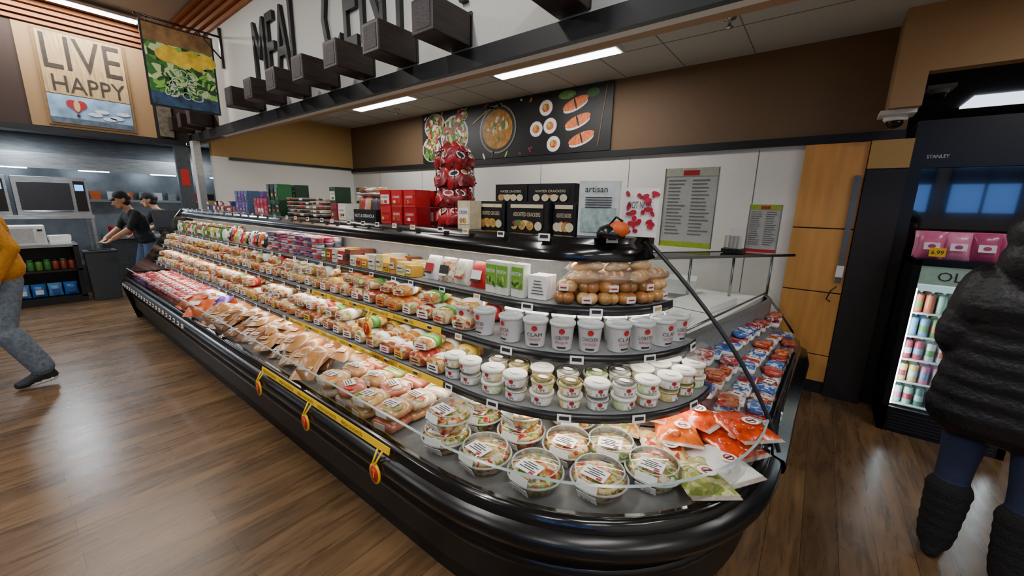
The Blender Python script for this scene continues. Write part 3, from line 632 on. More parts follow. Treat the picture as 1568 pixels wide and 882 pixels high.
# marinated chicken: full vacuum bags with the pieces showing through
b=B(); om=[M('marinade_%d'%i,c_,.22,noise=.5,ns=22,coat=.9,bump=.5) for i,c_ in enumerate(('e0480c','cc3c08','ea6414'))]; past=food('pasta_green',['98a050','7a8a38','b8b474','c8c490'],40); seal=M('bag_seal','e8dcd0',.2,alpha=.35,coat=.6)
for i,(x,y,m,rz,zz) in enumerate(((-.64,1.93,fS[3],.6,.045),(-.66,1.78,fS[1],.3,.045),(-.20,1.72,white,1.0,.045),(-.25,1.58,past,.7,.045),(-.42,1.68,fS[3],.5,.05),(-.20,1.90,om[1],1.0,.06),(-.40,1.80,om[2],.4,.09),(-.38,1.95,om[0],1.3,.11),(-.56,1.88,om[0],.2,.11),(-.16,1.97,om[1],.8,.12))):
    R=Matrix.Rotation(rz,3,'Z')@Matrix.Rotation(-.06+U(-.05,.05),3,'X'); c0=Vector((x,y,zd+zz)); b.pillow(c0,(.20,.26,.06),m,R,nx=15,ny=13,wr=.003)
    if i in(2,3,5,6,7,8,9):
        for k in range(6): b.ell(c0+R@Vector((U(-.06,.06),U(-.08,.08),.018)),(U(.025,.04),U(.03,.045),.018),m,10,R@Matrix.Rotation(U(0,3),3,'Z'))
    b.box(c0+R@Vector((0,.135,0)),(.19,.035,.003),seal,rz); b.box(c0+R@Vector((0,-.135,0)),(.19,.03,.003),seal,rz)
    q=R@Vector((.02,-.03,.041)); b.disc(c0+q,R@Vector((1,0,0)),R@Vector((0,1,0)),.036,.036,paper,18); b.disc(c0+q*1.03,R@Vector((1,0,0)),R@Vector((0,1,0)),.022,.022,random.choice([ink,inkr]),14,ri=.7); b.box(c0+q*1.04,(.03,.008,.001),ink,rz)
b.obj('marinated_chicken_packs')

# top of case goods
T=1.507
def carton(b,x,y,w,d,h,mat,lab,txt,tm,z=T,rz=0):
    b.box((x,y,z+h/2),(w,d,h),mat,rz); 
    R=Matrix.Rotation(rz,3,'Z'); f=lambda a_,q: Vector((x,y,z))+R@Vector((a_,-d/2-.002-q,0))
    p=f(0,0); b.box((p.x,p.y,z+h*.45),(w*.8,.003,h*.55),lab,rz)
    if txt: p=f(-w*.33,.003); b.text(txt,(p.x,p.y,z+h*.52),R@Vector((1,0,0)),(0,0,1),w*.66,h*.13,tm)
    for k in range(3): p=f(w*U(-.25,.25),.002+.0005*k); b.disc((p.x,p.y,z+h*.3),R@Vector((1,0,0)),(0,0,1),w*.13,h*.1,random.choice(cc+gcols),10)
bk=M('carton_black','1a1a1e',.4); cream=M('carton_cream','d9cba8',.5); gold=M('carton_gold','b98f4c',.5,noise=.4,ns=50)
b=B()
for (x,y,w,h,z) in ((-1.56,1.86,.21,.165,T),(-1.27,1.82,.27,.165,T),(-1.06,1.86,.13,.165,T),(-1.55,2.0,.22,.165,T),(-1.27,2.02,.26,.165,T),(-1.5,1.97,.24,.10,T+.167),(-1.22,1.97,.30,.10,T+.167)):
    carton(b,x,y,w,.12,h,bk,bk,'ASSORTED CRACKERS' if h>.12 else 'WATER CRACKERS',cream,z,U(-.03,.03))
    for k in range(4): b.disc((x-w*.3+w*.2*k,y-.0655-.0004*k,z+h*.22),(1,0,0),(0,0,1),.024,.02 if h<.12 else .024,random.choice([gold,cream]),12)
    if h>.12: b.box((x,y-.064,z+h*.85),(w*.8,.003,h*.12),cream)
carton(b,-1.68,1.74,.10,.1,.165,cream,paper,'CRISPS',ink)
b.obj('cracker_cartons')
b=B(); b.box((-.89,1.85,T+.135),(.20,.03,.27),M('card_white','c9d2d2',.4),rz=.3); b.box((-.885,1.833,T+.08),(.17,.004,.12),M('card_mint','9db4b0',.5,noise=.4,ns=30),rz=.3)
b.text('artisan',(-.95,1.81,T+.215),(.955,.296,0),(0,0,1),.11,.03,ink)
for i in range(5): b.box((-.885,1.83,T+.19-i*.012),(.13,.003,.004),ink,rz=.3)
b.obj('promo_card')
b=B(); 
b.box((-.74,2.02,T+.12),(.17,.10,.24),paper,rz=.35)
for i in range(26): 
    a_=U(-.07,.07); b.disc((-.72+a_*.94+.0,1.968+a_*.34-.0004*i,T+U(.03,.22)),(.94,.34,0),(0,0,1),U(.012,.024),U(.008,.014),random.choice([redpk[0],redpk[1],inkr]),7,rot=U(0,3))
b.text('HOT NUTS',(-.775,1.945,T+.14),(.94,.34,0),(0,0,1),.11,.035,ink); b.obj('nut_box')
b=B(); orm=M('cap_orange','d9601f',.5); b.lathe((-.79,1.79,T),[(.065,0),(.07,.02),(.055,.05),(.02,.065),(.005,.067)],black,16); b.ell((-.75,1.785,T+.042),(.05,.045,.04),orm,12); b.tube([(-.80,1.79,T+.06),(-.76,1.77,T+.10),(-.73,1.78,T+.08)],.006,black); b.obj('baseball_cap')
def goods(nm,x0_,x1_,cols,txt,hh,ww=(.08,.13),lv=(1,2)):
    b=B(); cm=colm(nm,cols); x=x0_
    while x<x1_-.04:
        w=U(*ww)
        for k in range(2):
            for l in range(random.choice(lv)): 
                carton(b,x+w/2,1.78+k*.17,w*.93,.13,hh,random.choice(cm),random.choice(cm+[paper]),txt,random.choice([ink,paper]),T+l*(hh+.002),U(-.08,.08))
        x+=w+.008
    b.obj(nm)
goods('red_snack_cartons',-2.56,-2.16,('b91c28','c92a30','a31520'),'CRISPS',.115,(.12,.14),(2,2))
goods('cookie_cartons',-3.28,-3.02,('23402c','8f2a34','e4e0d4'),'COOKIES',.13,(.11,.13),(1,2))
goods('candy_cartons',-4.9,-4.60,('c23a5a','b8203a','c9506a'),'SWEET',.08,(.07,.1),(2,))
goods('purple_cartons',-5.45,-5.1,('6c4a9a','7d5aa8','4a6a8a'),'TREATS',.12,(.08,.11),(1,2))
goods('tea_cartons',-4.54,-4.22,('23402c','2e6b3c','1d1d20'),'TEA',.15,(.08,.1),(1,2))
goods('small_can_cartons',-6.5,-5.5,('b8203a','2a4a8a','d9d4c8','1d1d20','8a6a4a'),'',.06,(.05,.08),(1,2))
b=B(); x=-4.1
nm=colm('nutmix',('8a5a34','c9a070','5a3a24','d9c9a4'),ns=60)
while x<-3.4:
    for k in range(2):
        for l in range(random.choice((3,4,5))): 
            rr=U(-.15,.15); b.rbox((x,1.8+k*.15,T+.018+l*.035),(.11,.12,.03),random.choice(nm),rr,e=4); b.rbox((x,1.8+k*.15,T+.028+l*.035),(.118,.128,.010),rimc,rr,e=5); b.box((x,1.738+k*.15,T+.02+l*.035),(.06,.004,.018),random.choice([paper,ink,inkr]))
    x+=.125
b.obj('nut_trays')
b=B(); b.box((-2.76,1.78,T+.045),(.3,.14,.09),bk); b.text('NUTS & GRANOLA',(-2.89,1.707,T+.03),(1,0,0),(0,0,1),.26,.025,paper)
for i in range(7):
    for k in range(2): b.pillow((-2.88+i*.04,1.77+k*.06,T+.12),(.05,.13,.04),random.choice(nm+yc),Matrix.Rotation(math.pi/2-.1,3,'X'))
for i in range(3):
    for l in range(2): b.pillow((-2.86+i*.1,1.80,T+.205+l*.03),(.09,.12,.035),random.choice(nm+yc+[paper]),Matrix.Rotation(U(-.3,.3),3,'Z'))
b.obj('granola_display_box')
rk=B(); cxr,cyr=-1.95,1.88; 
for zz in(T+.01,T+.14,T+.27,T+.40,T+.47): rk.tube([(cxr+.11*math.cos(t),cyr+.11*math.sin(t),zz) for t in [i*math.pi/10 for i in range(21)]],.004,black)
for t in range(8): rk.tube([(cxr+.12*math.cos(t*math.pi/4),cyr+.12*math.sin(t*math.pi/4),T),(cxr+.12*math.cos(t*math.pi/4),cyr+.12*math.sin(t*math.pi/4),T+.47)],.003,black)
rk.lathe((cxr,cyr,T),[(.12,0),(.12,.006)],black,20)
for l in range(4): rk.tube([(cxr+.17,cyr-.02,T+.02+l*.12),(cxr+.12,cyr-.05,T+.05+l*.12),(cxr+.17,cyr-.02,T+.1+l*.12)],.003,black)
cr=colm('chipbag',('a81420','8a2028','8f0f1a'),ns=14)
for l in range(4):
    for t in range(7):
        a_=-math.pi/2+(t-3)*.8+l*.35
        R=Matrix.Rotation(a_+math.pi/2+U(-.3,.3),3,'Z')@Matrix.Rotation(math.pi/2-.45+U(-.3,.3),3,'X')@Matrix.Rotation(U(-.5,.5),3,'Z'); p=Vector((cxr+.075*math.cos(a_),cyr+.075*math.sin(a_),T+.08+l*.12))
        rk.pillow(p,(.13,.16,.08),random.choice(cr),R,wr=.009); q=R@Vector((0,0,.042))
        rk.disc(p+q,R@Vector((1,0,0)),R@Vector((0,1,0)),.035,.022,paper,12); rk.disc(p+q*1.03,R@Vector((1,0,0)),R@Vector((0,1,0)),.026,.012,random.choice([inkr,ink,gold]),12)
rk.obj('chip_bag_rack')
def poster(name,x0_,x1_,y,z0,z1,top,bot):
    b=B(); b.b2(x0_,x1_,y,y+.012,z0,z1,M(name+'_sheet','b9bcb6',.25,noise=.05,coat=.4)); H=z1-z0;W=x1_-x0_
    b.b2(x0_,x1_,y-.003,y,z1-H*.1,z1,top); b.b2(x0_,x1_,y-.003,y,z0,z0+H*.07,bot); b.b2(x0_+W*.35,x0_+W*.65,y-.005,y-.003,z1-H*.09,z1-H*.03,inkr)
    g=M(name+'_ink','6a6d6c',.6)
    for i in range(16):
        for (s0,s1) in((.08,.44),(.54,.92)):
            e=U(.6,1); b.b2(x0_+W*s0,x0_+W*(s0+(s1-s0)*e),y-.002,y,z1-H*(.16+i*.045),z1-H*(.145+i*.045),g)
    for q in(x0_,x1_): b.b2(q-.004,q+.004,y-.005,y+.014,z0,z1,chrome)
    b.obj(name)
grn=M('menu_green','9ab42e',.4); mr=M('menu_top','b9bda8',.4)
poster('menu_poster',-1.23,-.77,3.95,1.295,2.02,mr,grn)
poster('menu_card',-.50,-.27,3.98,1.297,1.70,grn,inkr)
b=B(); 
for i in range(4): b.b2(-.62+i*.03,-.61+i*.03,3.72,3.86,1.30,1.44,clear)
b.b2(-.64,-.48,3.72,3.88,1.297,1.33,blackm); b.b2(-.6,-.5,3.8,3.805,1.33,1.5,paper); b.obj('brochure_holder')

# ---------------- fridges ----------------
tw=empty('beverage_refrigerator'); b=B()
b.b2(.48,.56,4.46,4.95,0,2.35,blackm); b.b2(1.85,1.92,4.46,4.95,0,2.35,blackm); b.b2(.56,1.85,4.46,4.95,2.0,2.35,blackm); b.b2(.56,1.85,4.46,4.95,0,.25,blackm); b.b2(.56,1.85,4.9,4.95,.25,2.0,blackm); b.b2(1.17,1.23,4.44,4.50,.25,2.0,blackm)
b.text('STANLEY',(.57,4.458,2.07),(1,0,0),(0,0,1),.12,.025,paper); b.obj('cabinet',tw,bevel=.006)
b=B(); b.b2(.56,1.85,4.49,4.50,.25,2.0,M('dark_door_glass','07090c',.03,spec=1.0,noise=0,coat=1)); b.obj('door_glass',tw)
co=empty('drinks_cooler'); b=B(); cx0,cx1,cf,cb=.57,1.22,3.98,4.40
b.b2(cx0,cx0+.04,cf,cb,0,1.33,black); b.b2(cx1-.04,cx1,cf,cb,0,1.33,black); b.b2(cx0,cx1,cf,cb,0,.2,black); b.b2(cx0,cx1,cf,cb,1.29,1.34,black); b.b2(cx0,cx1,cb-.02,cb,.2,1.3,black)
for i in range(6): b.b2(cx0+.05,cx1-.05,cf-.004,cf,.03+i*.025,.04+i*.025,blackm)
b.b2(cx0+.04,cx1-.04,cf+.01,cf+.05,1.16,1.29,M('cooler_header','7f988a',.4,emit='9fb8a8',es=.15)); b.text('OLIPOP',(cx0+.13,cf+.006,1.19),(1,0,0),(0,0,1),.33,.065,ink)
zs=[.22,.40,.58,.76,.94]
for z_ in zs: b.b2(cx0+.04,cx1-.04,cf+.05,cb-.03,z_-.01,z_,white)
b.obj('cabinet',co,bevel=.004)
b=B(); cl=emis('cooler_led','eaf6ff',30); b.b2(cx0+.041,cx0+.05,cf+.02,cf+.045,.22,1.12,cl); b.b2(cx1-.05,cx1-.041,cf+.02,cf+.045,.22,1.12,cl); b.b2(cx0+.045,cx1-.045,cb-.026,cb-.021,.22,1.14,M('cooler_back','cfe3e6',.5,emit='cfe8ee',es=.8)); b.b2(cx0+.04,cx1-.04,cf+.0,cf+.008,.2,1.15,cglass); b.obj('interior',co)
b=B(); cmn=colm('can',('a8cfc0','5f9586','e6d28a','d88ab0','b24a5a','d9e6e2','7aa4c8','6a9a5a','d2755a'))
for si,z_ in enumerate(zs):
    for i in range(9):
        m=cmn[(si*2+i//2)%9]
        for k in range(3): b.lathe((cx0+.08+i*.061,cf+.1+k*.08,z_),[(.022,0),(.027,.006),(.027,.125),(.021,.135)],m,12); b.lathe((cx0+.08+i*.061,cf+.1+k*.08,z_+.04),[(.0274,0),(.0274,.045)],cmn[(si+i+3)%9],12,caps=False)
        b.lathe((cx0+.08+i*.061,cf+.1,z_+.134),[(.022,0),(.020,.003)],chrome,12)
b.obj('soda_cans')
b=B(); pk=colm('pink',('d86a9a','e58ab0','b84a7a','efe3e8'))
for i in range(5):
    b.pillow((cx0+.07+i*.13,4.06,1.345+.09),(.14,.19,.08),pk[i%3],Matrix.Rotation(U(-.2,.2),3,'Z')@Matrix.Rotation(math.pi/2-.15,3,'X')); b.box((cx0+.07+i*.13,4.013,1.43),(.08,.004,.05),pk[3],rx=-.15); b.disc((cx0+.07+i*.13,4.009,1.43),(1,0,0),(0,0,1),.02,.015,pk[2],10)
    b.pillow((cx0+.07+i*.13,4.2,1.345+.09),(.14,.19,.08),pk[(i+1)%3],Matrix.Rotation(math.pi/2-.15,3,'X'))
b.box((cx0+.10,3.985,1.39),(.08,.004,.06),yellow); b.text('6.99',(cx0+.07,3.98,1.375),(1,0,0),(0,0,1),.06,.03,ink)
b.obj('pink_candy_bags')

# ---------------- kitchen ----------------
st=M('stainless','a4a9ad',.32,.85,noise=.25,ns=5,stretch=(1,1,12)); std=M('stainless_dark','5a5e62',.35,.7,noise=.2)
b=B(); b.add([(-10.4,-2.5,2.1),(-10.4,3.4,2.1),(-10.4,3.4,2.35),(-11.0,3.4,2.74),(-11.89,3.4,2.74),(-11.89,3.4,2.1),(-10.4,-2.5,2.35),(-11.0,-2.5,2.74),(-11.89,-2.5,2.74),(-11.89,-2.5,2.1)],[(0,1,2,6),(6,2,3,7),(7,3,4,8),(0,6,7,8,9),(1,5,4,3,2)],st)
hl=emis('hood_lamp','dff0ff',22)
for i in range(6): b.tube([(-10.9,-2+i*1.0,2.13),(-10.9,-1.6+i*1.0,2.13)],.03,hl)
b.obj('exhaust_hood')
b=B()
for y0,y1,z1 in((-.75,.12,1.95),(.17,.98,1.95)):
    b.b2(-10.7,-10.0,y0,y1,1.34,z1,st); b.b2(-10.0,-9.98,y0+.05,y1-.2,1.42,1.86,M('oven_glass_%.1f'%y0,'26262a',.12)); b.b2(-10.0,-9.985,y1-.16,y1-.03,1.4,1.9,black); b.b2(-9.985,-9.98,y1-.15,y1-.05,1.74,1.84,emis('disp_%.1f'%y0,'5aa0ff',3)); b.tube([(-9.95,y0+.06,1.40),(-9.95,y1-.22,1.40)],.012,chrome)
b.b2(-10.8,-9.95,-.8,1.0,1.28,1.34,st); b.b2(-10.8,-9.97,-.8,1.0,0,.5,std)
for y in(-.75,.95):
    for x in(-10.75,-10.0): b.b2(x,x+.04,y,y+.04,0,1.3,st)
b.obj('commercial_oven',bevel=.008)
b=B(); b.b2(-11.6,-10.6,1.2,3.6,.86,.92,st); b.b2(-11.6,-10.65,1.2,3.6,.0,.86,std)
for i in range(9): b.lathe((-10.8-U(0,.6),1.35+i*.25,.92),[(.07,0),(.08,.1),(.082,.16)],random.choice([st,white,redpk[0]]),14)
b.b2(-11.5,-10.9,2.2,3.0,.92,1.3,st); b.obj('prep_counter',bevel=.006)
b=B(); b.b2(-11.88,-11.6,.9,4.0,1.55,1.6,st)
for i in range(12): b.box((-11.72,1.0+i*.24,1.68),(.16,.14,.16),random.choice([st,white,black,redpk[0],oc[0]]))
b.obj('kitchen_wall_shelf')
b=B(); b.b2(-9.8,-9.2,-.9,.68,.88,.92,st)
for z_ in(.08,.5): b.b2(-9.8,-9.2,-.9,.68,z_,z_+.03,blackm)
b.b2(-9.8,-9.2,.62,.68,0,.9,blackm); b.b2(-9.8,-9.2,-.95,-.9,0,.9,blackm); b.b2(-9.8,-9.78,-.9,.68,0,.9,blackm); b.b2(-9.25,-9.19,-.9,.68,.0,.08,blackm)
b.obj('kitchen_counter')
b=B(); b.b2(-9.75,-9.3,-.05,.38,.921,1.2,white); b.b2(-9.3,-9.29,0,.27,.95,1.17,M('microwave_door','b9bcbd',.25)); b.b2(-9.3,-9.288,.29,.36,.95,1.17,M('microwave_panel','d9dad8',.3)); b.b2(-9.29,-9.285,.3,.35,1.12,1.15,ink); b.tube([(-9.275,.27,.97),(-9.275,.27,1.15)],.008,white); b.obj('microwave_oven',bevel=.006)
b=B(); 
for i in range(3): b.box((-9.5,.52,.941+i*.041),(.2-.02*i,.22,.04),paper,rz=.1*i)
b.obj('paper_stack')
b=B(); bl_=colm('bluepack',('2f6fc0','5b98d8','e0e8ee','1f4f9a')); gc=colm('jar',('3c7a3a','5a8a3a','b9b4a4','8a3a2a'))
for i in range(9):
    b.pillow((-9.32,-.8+i*.165,.22),(.15,.2,.1),bl_[i%2],Matrix.Rotation(math.pi/2,3,'Z')@Matrix.Rotation(math.pi/2-.1,3,'X')); b.box((-9.26,-.8+i*.165,.2),(.006,.08,.07),random.choice([bl_[2],bl_[3],oc[0]]))
    b.rbox((-9.5,-.8+i*.165,.2),(.15,.14,.18),bl_[3])
b.obj('paper_towel_packs')
b=B()
for i in range(18): b.lathe((-9.3,-.85+i*.084,.531),[(.035,0),(.038,.01),(.038,.12),(.03,.14)],random.choice(gc),12); b.lathe((-9.3,-.85+i*.084,.67),[(.033,0),(.033,.025)],random.choice([black,gc[0]]),12)
b.obj('condiment_jars')
b=B(); b.box((-9.2,.9,.39),(.26,.32,.78),M('bin_grey','3c3f43',.5),tp=1.12); b.box((-9.2,.9,.79),(.32,.39,.03),M('bin_rim','303336',.5)); b.box((-9.2,.9,.812),(.2,.26,.01),black); b.obj('trash_can',bevel=.02)
b=B(); b.b2(-7.62,-7.48,1.9,1.99,0,2.488,M('post_white','b9b9b4',.5)); b.b2(-7.48,-7.46,1.91,1.98,1.5,2.0,chrome); b.obj('wall_post')
b=B(); b.tube([(-7.85,1.55,0),(-7.85,1.55,1.15)],.03,blackm); b.lathe((-7.85,1.55,0),[(.18,0),(.18,.02),(.04,.04)],blackm,20); b.box((-7.82,1.55,1.32),(.05,.34,.30),M('pos_body','2a2220',.4),ry=-.25); b.box((-7.79,1.55,1.325),(.006,.28,.22),M('pos_screen','3a3f46',.15),ry=-.25); b.obj('checkout_terminal',bevel=.006)
b=B(); b.b2(-8.04,-8.0,1.80,1.96,1.5,2.2,M('frame_notice','c9c4b8',.5,noise=.3,ns=30)); b.b2(-8.0,-7.995,1.83,1.93,1.85,2.1,redp); b.b2(-8.06,-8.0,1.79,1.97,0,2.44,std); b.obj('notice_board_post')

# ---------------- people -----------------
def capm(b,p1,p2,r1,r2,mat):
    p1=Vector(p1);p2=Vector(p2); d=p2-p1
    if d.length<1e-5: d=Vector((0,0,1e-4)); p2=p1+d
    dn=d.normalized(); a=dn.cross(Vector((0,0,1)) if abs(dn.z)<.9 else Vector((1,0,0))).normalized(); c=dn.cross(a); n=14; rows=[]
    for i in range(5): t=(i+.02)/4.1*math.pi/2; rows.append((p1-dn*r1*math.cos(t),r1*math.sin(t)))
    for i in range(5): t=math.pi/2-(i)/4.1*math.pi/2; rows.append((p2+dn*r2*math.cos(t),r2*math.sin(t)))
    b.loft([[q+r*(math.cos(2*math.pi*j/n)*a+math.sin(2*math.pi*j/n)*c) for j in range(n)][::-1] for q,r in rows],mat,True,True,True)
def human(name,loc,hd,J,mt,vox=.009,coat=False,boots=False,hood=False,capb=False,hair=None,sc=1.0,hairlong=False):
    pr=[]; V=Vector
    def c(p1,p2,r1,r2,m): pr.append((V(p1),V(p2),r1,r2,m))
    pel=V(J['pel']); chest=V(J['chest']); neck=V(J['neck']); head=V(J['head'])
    top=mt['top'];leg=mt['leg'];skin=mt['skin'];shoe=mt['shoe']
    n=11
    wd=[.085,.09,.085,.075,.075,.085,.1,.11,.12,.12,.085]; rr=[.095,.105,.105,.1,.1,.105,.112,.115,.11,.09,.06]
    if J.get('hemtop'): wd[1]=.1; rr[1]=.125; rr[2]=.12
    for i in range(n):
        t=i/(n-1); q=(pel*(1-t)**2+2*t*(1-t)*((pel+chest)/2+(chest-pel)*.1)+chest*t*t) if t<1 else chest
        m=leg if i<1 else top; k=1.0
        if coat: k=1.06
        if coat and i%2: k=1.16
        c(q+V((-wd[i]*min(k,1.05),0,0)),q+V((wd[i]*min(k,1.05),0,0)),rr[i]*k,rr[i]*k,m)
    c(chest,neck,.06,.052,top if coat else skin); c(neck,head-V((0,0,.05)),.05,.05,skin)
    hf=(V(J.get('look',(0,1,0)))).normalized(); hr=hf.cross(V((0,0,1))).normalized()
    hh=lambda x,y,z: head+hr*x+hf*y+V((0,0,z))
    c(hh(0,-.02,.03),hh(0,.01,.03),.09,.083,skin); c(hh(0,.02,.0),hh(0,.035,-.06),.072,.052,skin); c(hh(-.02,.045,-.085),hh(.02,.045,-.085),.03,.03,skin)
    c(hh(0,.09,.005),hh(0,.112,-.03),.010,.016,skin)
    for s in(-1,1): c(hh(s*.082,-.0,-.015),hh(s*.086,-.01,.02),.014,.018,skin); c(hh(s*.035,.07,.022),hh(s*.02,.082,.025),.014,.014,skin)
    if hood:
        c(hh(0,-.05,.03),hh(0,-.0,.045),.12,.108,top); c(hh(0,-.06,-.08),hh(0,-.02,-.02),.12,.11,top); c(hh(-.05,-.03,-.14),hh(.05,-.03,-.14),.09,.09,top)
        c(hh(-.08,-.10,-.16),hh(.08,-.10,-.16),.055,.055,top)
        for s in (-1,1): c(hh(s*.07,.03,-.10),hh(s*.07,.03,.06),.045,.045,top)
    else:
        hm=mt['hair']; c(hh(0,-.035,.04),hh(0,-.005,.055),.096,.086,hm); c(hh(-.03,-.05,-.03),hh(.03,-.05,-.03),.06,.06,hm)
        if hairlong: c(hh(0,-.06,-.02),hh(0,-.09,-.22),.07,.05,hm)
        if capb: c(hh(0,-.015,.06),hh(0,.0,.065),.1,.096,top); c(hh(-.03,.10,.05),hh(.03,.10,.05),.02,.02,top); c(hh(-.02,.13,.042),hh(.02,.13,.042),.012,.012,top)
    for s,k in((-1,'l'),(1,'r')):
        sh=V(J['sh'+k]);el=V(J['el'+k]);wr=V(J['wr'+k]); ar=1.3 if coat else 1.0
        c(chest+V((s*.09,0,0)),sh,.07*min(ar,1.15),.062*ar,top)
        long=J.get('long',True)
        if coat:
            for q in range(5): c(sh.lerp(el,q/5),sh.lerp(el,q/5+.06),.078,.078,top); c(el.lerp(wr,q/5),el.lerp(wr,q/5+.06),.069,.067,top)
        c(sh,el,.056*ar,.046*ar,top); c(el,wr,.045*ar,.036*ar,top if (long or coat) else skin); c(wr,wr,.027,.027,skin)
        if not(long or coat): c(sh,sh+(el-sh)*.65,.062,.058,top)
        d=(wr-el).normalized(); side=V(J.get('side'+k,(0,1,0))); side=(side-d*side.dot(d)).normalized(); pn=d.cross(side)*s
        for q in(-.022,0,.022): c(wr+side*q*.5,wr+d*.085+side*q,.019,.016,skin)
        for q,L in((.032,.066),(.011,.076),(-.011,.07),(-.031,.055)):
            a0=wr+d*.09+side*q; a1=a0+d*L*.5+pn*L*.12; a2=a1+d*L*.36+pn*L*.34; c(a0,a1,.0098,.009,skin); c(a1,a2,.009,.008,skin)
        t0=wr+d*.025+side*.03; t1=t0+d*.03+side*.028; t2=t1+d*.03+side*.008+pn*.01; c(t0,t1,.014,.012,skin); c(t1,t2,.012,.0095,skin)
        hp=V(J['hip'+k]);kn=V(J['kn'+k]);an=V(J['an'+k]);to=V(J['toe'+k])
        c(hp,kn,.093,.062,leg); c(kn,an,.062,.047,leg); m1=kn+(an-kn)*.3; f=V((0,-1,0)); c(m1+f*.012,kn+(an-kn)*.5+f*.01,.057,.052,leg)
        if J.get('baggy'): c(kn+(an-kn)*.1,kn+(an-kn)*.9,.082,.075,leg)
        if boots:
            c(kn+(an-kn)*.35,an,.074,.062,shoe)
            for q in range(5): c(kn+(an-kn)*(.36+q*.13),kn+(an-kn)*(.37+q*.13),.082-.003*q,.08-.003*q,shoe)
        heel=an+(an-to).normalized()*.035; heel.z=an.z-.05
        c(an,heel,.043,.036,shoe); c(an+V((0,0,-.02)),to,.046,.032,shoe); c(heel,to,.034,.03,shoe)
        dd=(to-heel).normalized().cross(V((0,0,1))).normalized()*.018; c(to+dd-(to-heel)*.2,to+dd,.03,.026,shoe); c(to-dd-(to-heel)*.2,to-dd,.03,.026,shoe)
        if J.get('sole'): c(heel-V((0,0,.024)),to-V((0,0,.018)),.03,.026,mt['sole']); c(heel-V((0,0,.02))+dd,to-V((0,0,.018))+dd,.024,.022,mt['sole'])
    if coat:
        zb=J.get('hem',.72); zz=zb
        while zz<pel.z+.25:
            k=max(0,1-(zz-zb)/.45); w=.085+.03*k; cy=J.get('cy',0); c((-w,cy,zz),(w,cy,zz),.118+.016*k,.118+.016*k,top); zz+=.078
    Rm=Matrix.Rotation(hd,3,'Z'); L=V(loc)
    W=[(L+Rm@(p*sc),L+Rm@(q*sc),r1*sc,r2*sc,m) for p,q,r1,r2,m in pr]
    bb=B()
    for w in W: capm(bb,*w)
    ob=bb.obj('tmp'); md=ob.modifiers.new('r','REMESH'); md.mode='VOXEL'; md.voxel_size=vox; md2=ob.modifiers.new('s','SMOOTH'); md2.factor=.5; md2.iterations=4
    dg=bpy.context.evaluated_depsgraph_get(); me=bpy.data.meshes.new_from_object(ob.evaluated_get(dg)); bpy.data.objects.remove(ob)
    me.materials.clear(); mats=[]
    for w in W:
        if w[4] not in mats: mats.append(w[4])
    for m in mats: me.materials.append(m)
    nf=len(me.polygons); ce=np.zeros(nf*3); me.polygons.foreach_get('center',ce); ce=ce.reshape(-1,3); best=np.full(nf,1e9); bi=np.zeros(nf,dtype=np.int32)
    for p,q,r1,r2,m in W:
        p=np.array(p);d=np.array(q)-p; L2=max(1e-9,d@d); t=np.clip((ce-p)@d/L2,0,1); D=np.linalg.norm(ce-(p+t[:,None]*d),axis=1)-(r1+(r2-r1)*t)
        k=D<best; best[k]=D[k]; bi[k]=mats.index(m)
    me.polygons.foreach_set('material_index',bi); me.polygons.foreach_set('use_smooth',np.ones(nf,dtype=bool)); me.update()
    e=empty(name); o2=bpy.data.objects.new('body',me); S.collection.objects.link(o2); o2.parent=e
    fb=B(); G=lambda p: L+Rm@(p*sc)
    for s in(-1,1):
        fb.ell(G(hh(s*.031,.083,.008)),(.013,.013,.010),eyew,10); fb.ell(G(hh(s*.031,.094,.008)),(.006,.006,.006),ink,8); capm(fb,G(hh(s*.045,.088,.032)),G(hh(s*.018,.096,.034)),.0045,.0045,mt['hair'])
    capm(fb,G(hh(-.02,.092,-.062)),G(hh(.02,.092,-.062)),.007,.007,lipm)
    fb.obj('face_features',e)
    return e
eyew=M('eye_white','e8e6e0',.3); lipm=M('lips','8a4a44',.5)
skin=M('skin','b98566',.5,noise=.08); hairb=M('hair_black','1a1412',.6,bump=.5,ns=120)
blk=M('black_cotton','17181c',.85,noise=.2,ns=60,bump=.2); jean=M('denim_blue','4a607e',.85,noise=.3,ns=90,bump=.2); jeang=M('denim_grey','66727f',.85,noise=.35,ns=40,bump=.3)
mus=M('mustard_fleece','b57a1c',.9,noise=.2,ns=60,bump=.3); puf=M('puffer_nylon','0b0c10',.45,noise=.3,ns=50,bump=.5); bootm=M('boot_suede','0b0b0d',.9,noise=.4,ns=80,bump=1.0); snk=M('sneaker','232529',.6); sole=M('sneaker_sole','e2e2de',.6)
J1=dict(pel=(0,-.08,.92),chest=(0,.06,1.40),neck=(0,.11,1.50),head=(0,.17,1.60),look=(0,1,-.35),long=False,
 shl=(-.18,.07,1.40),ell=(-.24,.20,1.16),wrl=(-.17,.38,1.02),shr=(.18,.07,1.40),elr=(.23,.18,1.15),wrr=(.15,.38,1.0),sidel=(1,0,0),sider=(-1,0,0),
 hipl=(-.09,-.08,.9),knl=(-.11,-.02,.5),anl=(-.12,-.08,.09),toel=(-.13,.09,.035),hipr=(.09,-.08,.9),knr=(.11,.04,.5),anr=(.12,.02,.09),toer=(.14,.18,.035))
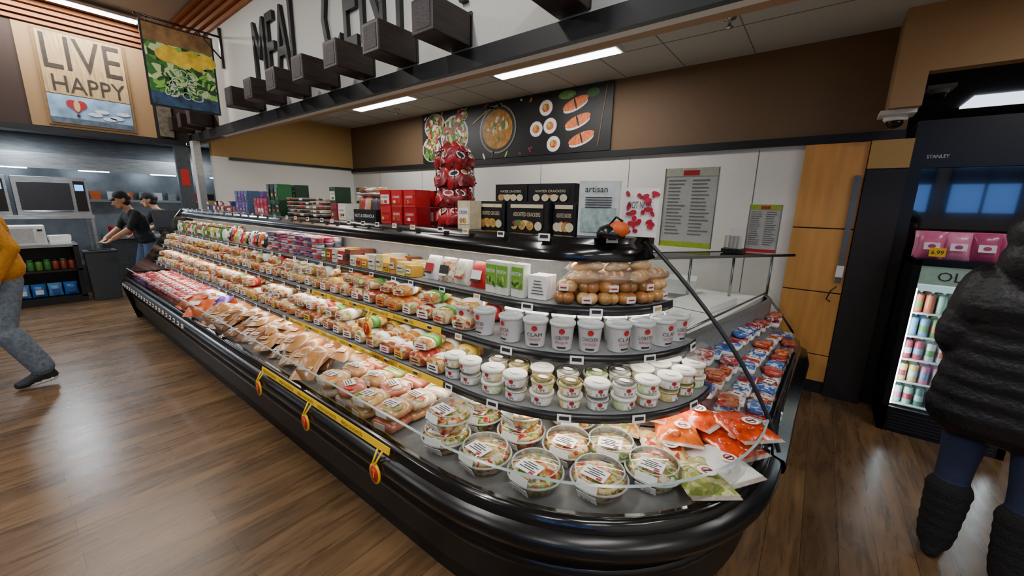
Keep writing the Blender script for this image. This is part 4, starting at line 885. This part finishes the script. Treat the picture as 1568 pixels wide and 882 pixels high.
human('kitchen_worker',(-8.9,1.38,0),math.radians(190),J1,dict(top=blk,leg=jean,skin=skin,shoe=black,hair=hairb),capb=True)
J2=dict(J1); J2['look']=(-.4,1,-.2)
human('kitchen_worker',(-9.6,1.84,0),math.radians(150),J2,dict(top=blk,leg=blk,skin=skin,shoe=black,hair=hairb),capb=True,vox=.011)
J3=dict(pel=(0,0,.95),chest=(0,.05,1.42),neck=(0,.07,1.52),head=(0,.10,1.63),hemtop=True,baggy=True,sole=True,shl=(-.19,.05,1.42),ell=(-.24,-.06,1.16),wrl=(-.22,.04,.95),shr=(.19,.05,1.42),elr=(.25,.16,1.17),wrr=(.22,.32,1.05),
 hipl=(-.09,0,.9),knl=(-.1,.06,.50),anl=(-.1,-.09,.13),toel=(-.1,.06,.045),hipr=(.09,0,.9),knr=(.1,.24,.52),anr=(.1,.33,.1),toer=(.1,.5,.035))
human('walking_shopper',(-5.35,-.06,0),math.radians(182),J3,dict(top=mus,leg=jeang,skin=skin,shoe=snk,hair=hairb,sole=sole),sc=1.06)
J4=dict(pel=(0,0,.92),chest=(0,.0,1.34),neck=(0,.02,1.43),head=(0,.03,1.50),hem=.76,shl=(-.15,0,1.31),ell=(-.20,-.02,1.07),wrl=(-.13,.08,.92),shr=(.15,0,1.31),elr=(.20,-.02,1.07),wrr=(.13,.08,.92),look=(.5,1,-.1),
 hipl=(-.09,0,.88),knl=(-.1,.03,.48),anl=(-.105,0,.09),toel=(-.10,.15,.04),hipr=(.09,0,.88),knr=(.11,-.02,.48),anr=(.12,-.05,.09),toer=(.14,.1,.04))
human('shopper_in_puffer_coat',(.765,2.57,0),math.radians(-14),J4,dict(top=puf,leg=M('jeans_dark','1a2440',.85),skin=skin,shoe=bootm,hair=hairb),coat=True,boots=True,hood=True,sc=1.03)

w=bpy.data.worlds.new('world'); S.world=w; w.use_nodes=True; w.node_tree.nodes['Background'].inputs[0].default_value=(.5,.55,.6,1); w.node_tree.nodes['Background'].inputs[1].default_value=.3
